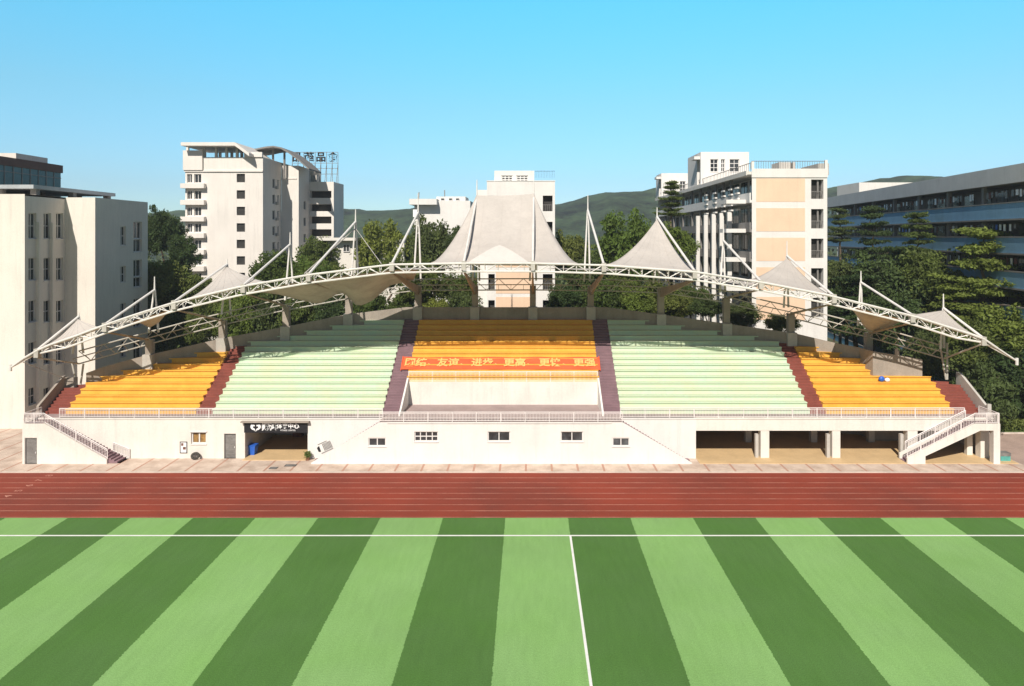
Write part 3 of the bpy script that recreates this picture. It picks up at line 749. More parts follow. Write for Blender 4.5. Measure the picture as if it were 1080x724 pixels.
# tyre leaning at the wall
tc = at(206, 484, YF-.35); mb = MB(); ty = []
nu, nv = 28, 10
for i in range(nu):
    a = 2*math.pi*i/nu
    for j in range(nv):
        b = 2*math.pi*j/nv; r = .26 + .11*math.cos(b)
        p = Vector((r*math.cos(a)*1.25, .11*math.sin(b), r*math.sin(a)))
        p.rotate(Matrix.Rotation(R(-25), 3, 'X')); mb.v.append((tc.x+p.x, tc.y+p.y, .40+p.z))
for i in range(nu):
    for j in range(nv):
        mb.f.append((i*nv+j, ((i+1) % nu)*nv+j, ((i+1) % nu)*nv+(j+1) % nv, i*nv+(j+1) % nv)); mb.mi.append(0)
tag(mb.build('tyre', M['rubber'], None, smooth=True), 'dark round tyre leaning at the foot of the white wall', 'tyre')
# striped emblem on the stair parapet
em = thing('wall_emblem', 'grey striped emblem with a black wedge on the white wall above the left outer stair', 'emblem', (ax(342, YF), YF, az(472, YF)))
ex, ez = ax(343.5, YF), az(471, YF); ca, sa = math.cos(R(24)), math.sin(R(24))
def E2(u, w): return (ex + u*ca - w*sa, ez + u*sa + w*ca)
def eplate(q, m, nme):
    mm = MB(); mm.prism_y([E2(*p) for p in q], YF-.035, YF-.003); return mm.build(nme, M[m], em)
eplate([(-.85,-.22),(-.62,-.28),(-.58,.30),(-.85,.22)], 'black', 'wedge')
for i in range(7): eplate([(-.25+i*.13,-.36),(-.17+i*.13,-.36),(-.17+i*.13,.36),(-.25+i*.13,.36)], 'door', 'stripe')
eplate([(-.65,.44),(.3,.44),(.3,.50),(-.65,.50)], 'door', 'stripe'); eplate([(-.65,-.50),(.6,-.50),(.6,-.44),(-.65,-.44)], 'door', 'stripe')
# blue bin, potted plant, crate, covers
bp = at(266, 481, 67.0); bl = thing('plastic_bin', 'bright blue plastic bin just inside the open bay', 'bin', (bp.x, 67.0, .09))
mb = MB(); s0, s1 = .36, .46
mb.hexa([(bp.x-s0,67-s0,.09),(bp.x+s0,67-s0,.09),(bp.x+s0,67+s0,.09),(bp.x-s0,67+s0,.09)], [(bp.x-s1,67-s1,.98),(bp.x+s1,67-s1,.98),(bp.x+s1,67+s1,.98),(bp.x-s1,67+s1,.98)]); mb.build('body', M['blue'], bl)
mb = MB(); mb.box(bp.x-.5, bp.x+.5, 66.5, 67.5, .985, 1.06); mb.build('lid', M['blue'], bl)
random.seed(5)
def shrub(mb, c, r, h, n, leaf, m=None):
    for _ in range(n):
        v = Vector((random.gauss(0, .45)*r, random.gauss(0, .45)*r, random.random()*h)); q = Vector(c)+v
        a = Vector((random.uniform(-1,1), random.uniform(-1,1), random.uniform(-.4,1))).normalized()*leaf; b = a.orthogonal().normalized()*leaf*.5
        mb.quad(q-a, q+b, q+a, q-b)
pp = Vector((ax(325, YF-.4), YF-.55, .03)); pt = thing('potted_plant', 'small potted plant at the right foot of the open bay', 'plant', pp)
mb = MB(); mb.tube(pp, pp+Vector((0,0,.32)), .16, .22, 10); mb.build('pot', M['pots'], pt)
mb = MB(); shrub(mb, pp+Vector((0,0,.3)), .32, .55, 160, .10); mb.build('foliage', M['leaf'], pt)
cpn = Vector((ax(1063, 64.6), 65.2, .03)); ct = thing('storage_crate', 'dark crate with teal front beside the right stair column', 'crate', cpn)
mb = MB(); mb.box(cpn.x-.48, cpn.x+.48, cpn.y-.3, cpn.y+.4, .06, .55); mb.build('body', M['teal'], ct)
mb = MB(); mb.box(cpn.x-.52, cpn.x+.52, cpn.y-.33, cpn.y+.43, .552, .85); mb.build('lid', M['door'], ct)
for px, py, w in ((306.5, 491.5, .55), (288.5, 494.2, .38)):
    d = CAMZ*F/(py-PY); x = ax(px, d)
    dc = thing('drain_cover', 'larger iron drain cover in paving before the open bay' if w > .5 else 'smaller iron drain cover in paving near the kerb', 'drain cover', (x, d, .03))
    mb = MB(); mb.box(x-w, x+w, d-.3, d+.3, .03, .05); mb.build('plate', M['iron'], dc)
    mb = MB()
    for q in range(-3, 4): mb.box(x-w*.85, x+w*.85, d+q*.075-.014, d+q*.075+.014, .0502, .062)
    mb.build('ribs', M['door'], dc)
# blue and white bags left on the top yellow rows
bgp = Vector((ax(926.5, 73.0), D0+7.0*RUN-.35, ZF+7*RISE)); bgp = Vector((37.7, D0+4.55*RUN, ZF+5*RISE-.002))
bg_ = thing('bag', 'crumpled blue and white bag left on the upper right yellow tiers', 'bag', bgp)
for nm, off, s, m in (('blue_bag', (-.1, 0, .28), (.32, .22, .3), 'blue'), ('white_bag', (.45, -.1, .2), (.28, .2, .22), 'signw')):
    mb = MB()
    for i in range(9):
        for j in range(14):
            th, ph = math.pi*i/8, 2*math.pi*j/14; r = 1 + .18*noise.noise(Vector((i*1.3, j*1.1, s[0]*9)))
            mb.v.append((bgp.x+off[0]+s[0]*r*math.sin(th)*math.cos(ph), bgp.y+off[1]+s[1]*r*math.sin(th)*math.sin(ph), bgp.z+off[2]+s[2]*r*math.cos(th)))
    for i in range(8):
        for j in range(14): mb.f.append((i*14+j, i*14+(j+1) % 14, (i+1)*14+(j+1) % 14, (i+1)*14+j)); mb.mi.append(0)
    mb.build(nm, M[m], bg_, smooth=True)

# ------------------------------------------------------------------ buildings behind
def roof_quad(mb, x0, x1, y0, y1, z): mb.quad((x0,y0,z),(x1,y0,z),(x1,y1,z),(x0,y1,z))
def parapet(mb, x0, x1, y0, y1, z, h=.9, t=.25):
    mb.box(x0, x1, y0, y0+t, z, z+h); mb.box(x0, x1, y1-t, y1, z, z+h); mb.box(x0, x0+t, y0+t, y1-t, z, z+h); mb.box(x1-t, x1, y0+t, y1-t, z, z+h)

# --- left: big beige hall with two stepped blocks
bA = thing('college_hall', 'large beige flat roofed hall at far left beside the stand', 'building', (-57.7, 76, 0))
HZ = 26.9
fw = MB(); xa, xb = -57.75, -54.0; ya, yb, yc = 76.0, 82.6, 94.0
wall(fw, (-95, ya), (xa, ya), 0, HZ)
o1 = []; rows = [(225,252),(272,296),(317,340),(361,384),(409,427)]
for p in (34.3, 50, 63):
    dd = -xa*F/(PX-p)
    for r0, r1 in rows: o1.append((dd-ya-.62, dd-ya+.62, az(r1, dd), az(r0, dd)))
f1 = wall(fw, (xa, ya), (xa, yb), 0, HZ-.2, o1, .35)
for u in (1.95, 4.15): 
    for s in (0, 1):
        uvbox(fw, f1, u+s*.0-.18, u+s*.0+.18, 0, HZ-3.2, .0, .35) if s == 0 else None
wall(fw, (xa, yb), (xb, yb), 0, HZ)
o2 = []
for r0, r1 in [(239,259),(281,298),(320,337),(360,377),(400,417)]:
    d2 = 88.3; o2.append((d2-yb-.6, d2-yb+.6, az(r1, d2), az(r0, d2)))
o3 = []
for r0, r1 in [(234,252),(252.6,266),(274,292),(292.6,303),(315,345),(358,385)]:
    d3 = 91.6; o3.append((d3-yb-1.0, d3-yb+1.0, az(r1, d3), az(r0, d3)))
f2 = wall(fw, (xb, yb), (xb, yc), 0, HZ, o2+o3, .35)
wall(fw, (xb, yc), (-95, yc), 0, HZ); wall(fw, (-95, yc), (-95, ya), 0, HZ)
fw.quad((-95, ya, HZ), (xa, ya, HZ), (xa, yc, HZ), (-95, yc, HZ)); fw.quad((xa, yb, HZ), (xb, yb, HZ), (xb, yc, HZ), (xa, yc, HZ))
fw.build('wall', M['beige'], bA)
for o in o1+[]: window(bA, f1, o, .35, nx=2, nz=2, t=.09)
for o in o2: window(bA, f2, o, .35, nx=2, nz=2, t=.09)
for o in o3: window(bA, f2, o, .35, nx=2, nz=1, t=.1)
mb = MB(); mb.box(-96, -57.95, ya+1.6, ya+17, HZ+.75, HZ+1.2); mb.build('roof_slab', M['wgray'], bA)
mb = MB()
for x in (-92, -84, -76, -69, -62.5, -58.5):
    for y in (ya+2.6, ya+9, ya+16): mb.box(x-.35, x+.35, y-.3, y+.3, HZ, HZ+.75)
mb.each('roof_post', M['gwall'], bA)

# --- maroon and teal block behind it
bB = thing('glazed_block', 'teal glazed block with maroon top showing over the beige hall', 'building', (-125, 130, 0))
xg, yg0, yg1, zt = -105.0, 112.0, 148.8, 38.0
mb = MB(); mb.box(-150, xg, yg0, yg1, 0, zt-1.7); mb.build('glazed_wall', M['teal2'], bB)
mb = MB(); mb.box(-150.3, xg+.3, yg0-.3, yg1+.3, zt-1.7, zt); mb.build('cornice', M['maroon'], bB)
mb = MB(); mb.box(-113, xg-.9, 137, 146, zt, zt+1.3); mb.build('roof_house', M['white'], bB)
mb = MB()
for i in range(16): y = lerp(yg0, yg1, i/16); mb.box(xg+.002, xg+.12, y, y+.2, 0, zt-1.7)
for z in range(3, 36, 4): mb.box(xg+.002, xg+.1, yg0, yg1, z, z+.2)
mb.build('mullions', M['door'], bB)

# --- left tower
bC = thing('apartment_tower', 'tall white tower with flat overhanging roof slab left of centre', 'building', (-61, 133, 0))
d = 133.0; tx0, tx1 = ax(195.4, d), ax(277.3, d); zt = az(166, d); td = 143.0
fw = MB(); oL = []; oR = []
for k in range(9):
    y0 = 183.8 + 17.4*k
    for a, b in ((197.2, 202.6), (204.8, 212.2)): oL.append(uo(a, b, y0, y0+9.2, d, tx0))
    oR.append(uo(249.6, 258.4, y0-.3, y0+8.7, d, tx0))
f1 = wall(fw, (tx0, d), (tx1, d), 0, zt, oL+oR, .35)
oS = []
for k in range(9):
    z1 = az(186+17.4*k, d); oS += [(5.0, 6.4, z1-2, z1), (7.6, 8.5, z1-2, z1)]
f2 = wall(fw, (tx1, d), (tx1, td), 0, zt, oS, .3)
wall(fw, (tx0, 160), (tx0, d), 0, zt); wall(fw, (tx1, td), (tx0, 160), 0, zt); roof_quad(fw, tx0, tx1, d, 152, zt)
for k in range(9):
    zk = az(199+17.4*k, d); uvbox(fw, f1, -.5, 4.2, zk, zk+.95, .003, 1.0)
uvbox(fw, f1, -.15, 15.6, az(181.5, d), az(180, d), .003, .25)
uvbox(fw, f1, -.25, 3.6, az(179.8, d), zt+1.3, .003, .45); uvbox(fw, f1, 11.9, 15.5, zt+.003, zt+1.0, -.3, .3)
fw.build('wall', M['tower'], bC)
for o in oL: window(bC, f1, o, .35, nx=2, t=.10, sill=False)
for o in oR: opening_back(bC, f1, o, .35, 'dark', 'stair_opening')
for o in oS: window(bC, f2, o, .3, nx=1, t=.10, sill=False)
for o in oS[::2]: q = MB(); uvbox(q, f2, o[1]+.15, o[1]+1.0, o[2]-.1, o[2]+.5, .003, .45); q.build('air_conditioner', M['ped'], bC)
mb = MB()
for p in (199, 216, 229, 240, 251): x = ax(p, d+1); mb.box(x-.22, x+.22, d+.4, d+.9, zt, az(156, d+1)); mb.box(x-.22, x+.22, d+7.4, d+7.9, zt, az(156, d+1))
mb.each('roof_column', M['tower'], bC)
mb = MB(); zs0, zs1 = az(155.5, d), az(152, d)
mb.box(tx0+.35, ax(253, d), d-2.4, d+9, zs0, zs1)
mb.hexa([(ax(253,d), d-2.4, zs0), (ax(268,d), d-2.4, zs0-2.1), (ax(268,d), d+9, zs0-2.1), (ax(253,d), d+9, zs0)], [(ax(253,d), d-2.4, zs1), (ax(268,d), d-2.4, zs1-2.1), (ax(268,d), d+9, zs1-2.1), (ax(253,d), d+9, zs1)])
mb.build('roof_slab', M['tower'], bC)
# second and third wings step back to the right
w2x = ax(315, td); w2z = az(175, td); w3 = 150.0; w3x = ax(352, w3); w3z = az(192, w3); w4 = 158.0
fw = MB(); wall(fw, (tx1+.02, td), (w2x, td), 0, w2z)
oS2 = [(3.2, 4.7, az(y+9, 146), az(y, 146)) for y in (212, 229.5, 247, 264)]
f3 = wall(fw, (w2x, td), (w2x, w3), 0, w2z, oS2, .3); wall(fw, (w2x, 158), (tx1, 158), 0, w2z); roof_quad(fw, tx1, w2x, td, 158, w2z)
uvbox(fw, frame_uv((tx1, td), (w2x, td)), 0, 3.3, w2z-2.9, w2z-2.6, .003, .12)
fw.build('wing_wall', M['tower'], bC)
for o in oS2: window(bC, f3, o, .3, nx=1, sill=False)
fw = MB(); oB = [(.05, 4.95, az(y+7.5, w3), az(y, w3)) for y in (201.5, 215.5, 228.5, 242)]
f4 = wall(fw, (w2x+.02, w3), (w3x, w3), 0, w3z, oB, 1.6)
fw.box(w3x-.5, w3x-.02, w3+.02, w3+.5, 0, w3z)
wall(fw, (w3x, w3), (w3x, w4), 0, w3z); wall(fw, (w3x, w4), (w2x, w4), 0, w3z); roof_quad(fw, w2x, w3x, w3, w4, w3z)
fw.build('wing_wall', M['tower'], bC)
for o in oB:
    opening_back(bC, f4, o, 1.6, 'dark', 'balcony_recess')
mb = MB(); n = 14      # curved canopy between the wings
sec = [(266, 160.5), (275, 159), (283, 157.3), (291, 156.6), (299, 158), (308, 163.5), (318, 171), (328, 180)]
for (a, b), (c, e) in zip(sec, sec[1:]):
    for y0_, y1_ in ((139.5, 148),):
        A0 = (ax(a, 141), y0_, az(b, 141)); B0 = (ax(c, 141), y0_, az(e, 141)); h = Vector((0, 0, .32))
        mb.hexa([A0, B0, (B0[0], y1_, B0[2]), (A0[0], y1_, A0[2])], [Vector(A0)+h, Vector(B0)+h, Vector((B0[0], y1_, B0[2]))+h, Vector((A0[0], y1_, A0[2]))+h])
for p, b in ((288, 156), (300, 158)): mb.tube((ax(p,142), 142, w2z-3), (ax(p,142), 142, az(b, 142)), .25)
mb.build('curved_canopy', M['gwall'], bC)
# rooftop sign seen from behind: four characters on a steel frame
rs = thing('rooftop_sign', 'dark rooftop characters on a steel frame seen from behind', 'sign', (ax(332, 152), 152, w3z))
yS = 152.0; zc = az(166.5, yS)
for ch, p in (('品', 313.5), ('药', 326), ('品', 338.5), ('食', 351.2)):
    text_mesh('character', ch, 2.35, M['black'], rs, (ax(p, yS), yS, zc), (R(90), 0, R(180)), .12, bold=.05)
mb = MB(); zb = w3z; zt_ = az(161, yS)
for p in range(309, 358, 6): mb.tube((ax(p, yS), yS-.4, zb-.5), (ax(p, yS), yS-.4, zt_), .07, n=4); mb.tube((ax(p, yS), yS-1.8, zb-.3), (ax(p, yS), yS-.4, zb+4.5), .06, n=4)
for y in (161, 172.5, 178, 184): mb.tube((ax(309, yS), yS-.4, az(y, yS)), (ax(357, yS), yS-.4, az(y, yS)), .07, n=4)
mb.build('support_frame', M['gwall'], rs)
mb = MB(); mb.box(ax(328, 153), ax(334, 153), 153, 155, w3z, w3z+1.8); tag(mb.build('water_tank', M['ped']), 'small pale tank on the roof under the rooftop sign', 'tank')

# --- white house behind the trees left of the middle tent
bD = thing('hillside_house', 'white stepped house rising above trees left of the middle tent', 'building', (ax(465, 150), 150, 0))
mb = MB(); d = 150
mb.box(ax(437, d), ax(496, d), d, d+14, 0, az(212, d)); mb.box(ax(459, d), ax(490, d), d+2, d+10, az(212, d), az(207, d)); mb.build('wall', M['whitest'], bD)
mb = MB(); mb.box(ax(433.5, d), ax(462, d), d-2.2, d+8, az(216.5, d), az(210.5, d)); mb.build('roof_terrace', M['whitest'], bD)
mb = MB(); mb.tube((ax(466,d), d+5, az(207,d)), (ax(466,d), d+5, az(199,d)), .12); mb.tube((ax(441,d), d, az(211,d)), (ax(442,d), d, az(203,d)), .25, .12); mb.each('aerial', M['gwall'], bD)
fr = frame_uv((ax(459, d), d+2), (ax(490, d), d+2))
for u in (1.0, 2.8, 4.4): window(bD, fr, (u, u+.9, az(211.3, d), az(208.6, d)), -.12, nx=1, sill=False, t=.1)
bE = thing('low_house', 'low pale house half hidden among trees behind the left canopy masts', 'building', (ax(377, 118), 118, 0)); d = 118
mb = MB(); mb.box(ax(341, d), ax(372, d), d+2, d+12, 0, az(254, d)); mb.box(ax(396, d), ax(424, d), d+2, d+12, 0, az(253, d)); mb.box(ax(372, d), ax(396, d), d+6, d+12, 0, az(262, d)); mb.build('wall', M['white'], bE)
mb = MB(); mb.box(ax(335, d), ax(374, d), d+.5, d+13, az(254, d), az(251, d)); mb.each('roof', M['white'], bE)
fr = frame_uv((ax(341, d), d+2), (ax(372, d), d+2)); 
for u in (.8, 3.0): window(bE, fr, (u, u+1.2, az(266, d), az(258, d)), -.12, nx=2, sill=False, t=.1)

# --- white and peach teaching block behind the middle tent
bF = thing('classroom_block', 'white block with peach panel standing behind the middle tent', 'building', (ax(549, 96), 96, 0)); d = 96.0
x0, x1 = ax(513.5, d), ax(585.3, d); zt = az(191.5, d); fl = (281.5-206.5)/2.74*d/F
ops = []; opL = []
for k in range(6):
    yk = 206.5 + 27.6*k; ops.append(uo(572.5, 582.8, yk, yk+16.5, d, x0)); opL.append(uo(515, 521.8, yk, yk+16.5, d, x0))
fw = MB(); fr = wall(fw, (x0, d), (x1, d), 0, zt, ops+opL, .9); wall(fw, (x1, d), (x1, d+30), 0, zt); wall(fw, (x0, d+30), (x0, d), 0, zt); wall(fw, (x1, d+30), (x0, d+30), 0, zt); roof_quad(fw, x0, x1, d, d+30, zt)
uvbox(fw, fr, -.05, fr[3]+.05, zt-.003, zt+.12, -.25, .06)
fw.box(ax(502, d), x0-.02, d+3, d+20, 0, az(199, d)); fw.build('wall', M['whitest'], bF)
fw = MB(); xa, xb = ax(521, d), ax(563.5, d)
t_ops = [(ax(528.5,d)-xa, ax(540.5,d)-xa, az(191,d), az(184.5,d)), (ax(544.5,d)-xa, ax(557,d)-xa, az(191,d), az(184.5,d))]
f2 = wall(fw, (xa, d+1), (xb, d+1), zt, az(179.5, d), t_ops, .2); fw.box(xa, xb, d+1.25, d+9, zt, az(179.5, d)-.003); fw.build('roof_house', M['whitest'], bF)
for o in t_ops: window(bF, f2, o, .2, nx=3, nz=3, t=.12)
for o in ops+opL:
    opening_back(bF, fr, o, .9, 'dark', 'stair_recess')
    r = MB(); uvbox(r, fr, o[0], o[1], o[2]+.9, o[2]+.96, -.12, -.05)
    for q in range(5): u = lerp(o[0], o[1], (q+.5)/5); uvbox(r, fr, u-.02, u+.02, o[2], o[2]+.9, -.1, -.06)
    r.build('balustrade', M['door'], bF)
for k in range(1, 6):
    p = MB(); uvbox(p, fr, ax(523,d)-x0, ax(561,d)-x0, az(227+27.6*k, d), az(203+27.6*k, d), .003, .03); p.build('wall_panel', M['peach'], bF)
mb = MB()
for i in range(13): x = lerp(ax(564.5,d), x1-.1, i/12); mb.tube((x, d+.1, zt+.5), (x, d+.1, zt+1.5), .03, n=4)
mb.tube((ax(564,d), d+.1, zt+1.5), (x1, d+.1, zt+1.5), .05, n=5); mb.build('roof_rail', M['bband'], bF)

# --- right teaching block
bG = thing('teaching_block', 'white and peach teaching block with open galleries right of centre', 'building', (ax(832, 87), 87, 0)); d = 87.0
x0, x1 = ax(793, d), ax(872.5, d); zt = az(181, d); D2 = 150.0
ops = []
for k in range(5):
    yk = 189.5 + 31.2*k; ops.append(uo(855.5, 868.5, yk, yk+20.5, d, x0))
fw = MB(); fr = wall(fw, (x0, d), (x1, d), 0, zt, ops, .8); wall(fw, (x1, d), (x1, D2), 0, zt); wall(fw, (x1, D2), (x0, D2), 0, zt)
roof_quad(fw, x0, x1, d, D2, zt)
wall(fw, (x0+2.6, D2), (x0+2.6, d+.01), 0, zt)           # inner wall behind the galleries
fw.quad((x0, d, 0), (x0+2.6, d, 0), (x0+2.6, d, zt), (x0, d, zt)) if False else None
uvbox(fw, fr, -.05, fr[3]+.05, zt-.8, zt+.35, .003, .12)
fw.box(x1-.3, x1+.05, d-.02, d+.3, zt+.36, zt+1.5); fw.box(x0-.05, x0+.3, d-.02, d+.3, zt+.36, zt+1.3)
fw.build('wall', M['whitest'], bG)
for o in ops:
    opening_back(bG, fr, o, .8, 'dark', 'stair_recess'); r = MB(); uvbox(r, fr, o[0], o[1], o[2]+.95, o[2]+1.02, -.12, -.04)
    for q in range(6): u = lerp(o[0], o[1], (q+.5)/6); uvbox(r, fr, u-.025, u+.025, o[2], o[2]+.95, -.1, -.05)
    uvbox(r, fr, (o[0]+o[1])/2+.1, (o[0]+o[1])/2+.3, o[2], o[3], -.5, -.3)
    r.build('balustrade', M['gwall'], bG)
for k in range(5):
    p = MB(); uvbox(p, fr, ax(797.5,d)-x0, ax(849,d)-x0, az(213+31.2*k, d), az(188.5+31.2*k, d), .003, .03); p.build('wall_panel', M['peach'], bG)
fh = 31.2*d/F
for k in range(7):
    zf = az(213.5, d) - fh*(k-0) + .3
    sl_ = MB(); sl_.box(x0-.3, x0+2.6, d+.02, D2, zf-.35, zf); sl_.box(x0-.3, x0-.12, d+.02, D2, zf, zf+.95 if k else zf+.95); sl_.build('gallery_floor', M['whitest'] if k == 0 else M['gwall'], bG)
mb = MB(); mb.box(x0-.6, x0+2.6, d+.02, D2, zt-.4, zt-.01); mb.box(x0-.75, x0-.6, d+.02, D2, zt-.5, zt+.1); mb.build('eaves', M['white'], bG)
cols_d = [x0*F/(p-PX) for p in (774, 765.5, 757, 748.5, 740)]
for i, dd in enumerate(cols_d):
    mb = MB(); mb.box(x0-.95, x0-.35, dd-.22, dd+.22, 0, az(224, 95)); mb.build('gallery_column', M['whitest'], bG)
for dd in [96, 100, 104, 108, 113, 119, 126, 134, 142]:
    mb = MB(); mb.box(x0-.1, x0+.2, dd-.2, dd+.2, 0, zt-.42); mb.build('gallery_post', M['gwall'], bG)
random.seed(9)
ld = MB()       # louvres hung on the top gallery
for dd in [92, 95, 98.5, 103, 108]:
    for q in range(5): z = az(196, 90)-.3 - q*.75; ld.box(x0-.55, x0-.2, dd-.8, dd+.6, z, z+.22)
ld.each('louvre', M['whitest'], bG)
for k in range(5):
    zf = az(213.5, d) - fh*(k-1) + .3
    for dd in range(90, 148, 4):
        mb = MB(); fq = frame_uv((x0+2.59, dd+1.7), (x0+2.59, dd-1.7))
        mb.quad(P3(fq,.2,zf-fh+1.0,.01), P3(fq,3.2,zf-fh+1.0,.01), P3(fq,3.2,zf-.7,.01), P3(fq,.2,zf-.7,.01))
        uvbox(mb, fq, 1.6, 1.75, zf-fh+1.0, zf-.7, .012, .06); mb.build('gallery_window', M['glass'], bG)
# end bays of the galleries seen from the front
mb = MB()
for k in range(5): z = az(213.5, d) - fh*k + .3; mb.box(x0-2.9, x0-.31, d+1.5, d+4.5, z-.4, z+.12)
mb.each('end_balcony', M['whitest'], bG)
# roof houses
for (p0, p1, py, dd, L) in ((739, 790, 160.5, 111, 9), (697.5, 733, 183, 144, 6)):
    fw = MB(); xa, xb = ax(p0, dd), ax(p1, dd); hz = az(py, dd)
    dx = xb-xa; o = [(dx*.2, dx*.36, hz-3.3, hz-1.2), (dx*.42, dx*.5, hz-3.3, hz-1.2), (dx*.6, dx*.8, hz-3.3, hz-1.2)] if p0 > 700 else [(dx*.25, dx*.4, hz-4, hz-1.7), (dx*.55, dx*.72, hz-4, hz-1.7)]
    f2 = wall(fw, (xa, dd), (xb, dd), zt, hz, o, .3); wall(fw, (xb, dd), (xb, dd+L), zt, hz); wall(fw, (xa, dd+L), (xa, dd), zt, hz, [(L-2.4, L-.5, zt+.3, hz-.8)], .6); wall(fw, (xb, dd+L), (xa, dd+L), zt, hz); roof_quad(fw, xa, xb, dd, dd+L, hz)
    fw.box(xa-1.0, xa-.02, dd+.3, dd+2.5, hz-1.2, hz-.7)
    fw.build('roof_house', M['whitest'], bG)
    for q in o: window(bG, f2, q, .3, nx=2, nz=3, t=.09)
mb = MB(); z = zt+.36
for i in range(30): x = lerp(x0+.3, x1-.3, i/29); mb.tube((x, d+.15, z), (x, d+.15, z+1.0), .025, n=4)
mb.tube((x0, d+.15, z+1.0), (x1, d+.15, z+1.0), .045, n=5)
for i in range(80): y = lerp(d, D2, i/79); mb.tube((x0-.2, y, zt), (x0-.2, y, zt+1.1), .03, n=4)
mb.tube((x0-.2, d, zt+1.1), (x0-.2, D2, zt+1.1), .05, n=5); mb.build('roof_rail', M['gwall'], bG)
mb = MB(); mb.box(ax(822, 93), ax(834, 93), 93, 96, zt, zt+1.9); mb.box(ax(836, 93), ax(839, 93), 93, 95, zt, zt+1.9); mb.box(ax(860, 93), ax(871, 93), 92, 98, zt, zt+1.6); mb.each('roof_plant_box', M['ped'], bG)

# --- long gallery building on the right, running away from the camera
bH = thing('gallery_building', 'long grey building with blue gallery parapets on the far right', 'building', (63, 100, 0))
A = Vector((56.5, 58)); B_ = Vector((67.2, 150)); fr = frame_uv(B_, A); L = fr[3]       # face looks towards the stand
zr = 30.6; fhh = 4.15
mb = MB(); uvbox(mb, fr, 0, L, zr-2.15, zr, -.3, 1.2); mb.build('roof_fascia', M['fascia'], bH)
mb = MB(); uvbox(mb, fr, 0, L, zr-2.2, zr-2.152, -14, 1.15); uvbox(mb, fr, 0, L, 0, zr-2.2, -14, -2.6); uvbox(mb, fr, .0, L, zr-2.15, zr-.3, -14, -.31); mb.build('body', M['gwall'], bH)
for k in range(7):
    zf = zr - 2.15 - fhh*(k+1)
    mb = MB(); uvbox(mb, fr, 0, L, zf+.0, zf+1.75, .9, 1.1); uvbox(mb, fr, 0, L, zf-.12, zf-.003, -2.6, 1.15); mb.build('gallery_parapet', M['bband'], bH)
    mb = MB(); uvbox(mb, fr, 0, L, zf+1.755, zf+1.9, .82, 1.18); uvbox(mb, fr, 0, L, zf-.32, zf-.125, .7, 1.2); mb.build('parapet_coping', M['gwall'], bH)
    for u in range(2, int(L), 8):
        if k > 3: continue
        w_ = MB(); uvbox(w_, fr, u, u+2.0, zf+.9, zf+fhh-.6, -2.6, -2.53); uvbox(w_, fr, u+3.2, u+5.6, zf+.9, zf+fhh-.6, -2.6, -2.53); w_.build('gallery_window', M['glass'], bH)
for u in range(1, int(L), 9):
    mb = MB(); uvbox(mb, fr, u-.25, u+.25, 0, zr-2.2, .25, .7); mb.build('gallery_column', M['gwall'], bH)
random.seed(4)
cl = {'signw': MB(), 'maroon': MB(), 'door': MB(), 'blue': MB()}       # washing hung in the galleries
for k in range(3):
    zf = zr - 2.15 - fhh*(k+1)
    u = 1.5
    while u < L-1:
        u += random.choice([.6, .8, .9, 1.2, 2.4]); c = random.choice(['signw', 'door', 'door', 'maroon', 'maroon', 'signw', 'door', 'signw', 'door', 'maroon', 'maroon', 'blue']); h = random.uniform(.5, .95); w_ = random.uniform(.3, .55)
        uvbox(cl[c], fr, u, u+w_, zf+fhh-.75-h, zf+fhh-.75, .45, .5)
for k, b in cl.items(): tag(b.build('hanging_washing', M[k], bH), kind='stuff')
mb = MB(); mb.box(ax(898, 172), ax(958, 172), 168, 180, 0, az(194, 172)); tag(mb.build('roof_annex', M['whitest'], bH), None)

# ------------------------------------------------------------------ hills
HP = [(-400,236),(0,228),(150,226),(300,222),(360,221),(440,219),(500,222),(560,216),(590,211),(636,202.5),(660,204),(680,203),(700,199),(790,204),(860,199),(885,197),(920,192),(955,186.5),(985,187),(1015,196),(1080,200),(1500,215)]
mb = MB(); nx, ny = 420, 60
for j in range(ny+1):
    y = lerp(480, 1150, j/ny)
    for i in range(nx+1):
        px = lerp(-400, 1500, i/nx); x = ax(px, 820); h0 = az(interp(HP, px), 820)
        g = math.exp(-((y-820)/190)**2); z = h0*g*(1 + .0*j) + 7*g*noise.noise(Vector((x/70, y/90, 1.7))) + 2.4*noise.noise(Vector((x/16, y/20, 4.1)))*g
        mb.v.append((x, y, z-1))
for j in range(ny):
    for i in range(nx): a = j*(nx+1)+i; mb.f.append((a, a+1, a+nx+2, a+nx+1)); mb.mi.append(0)
struct(mb, 'hills', M['hill'], smooth=True)

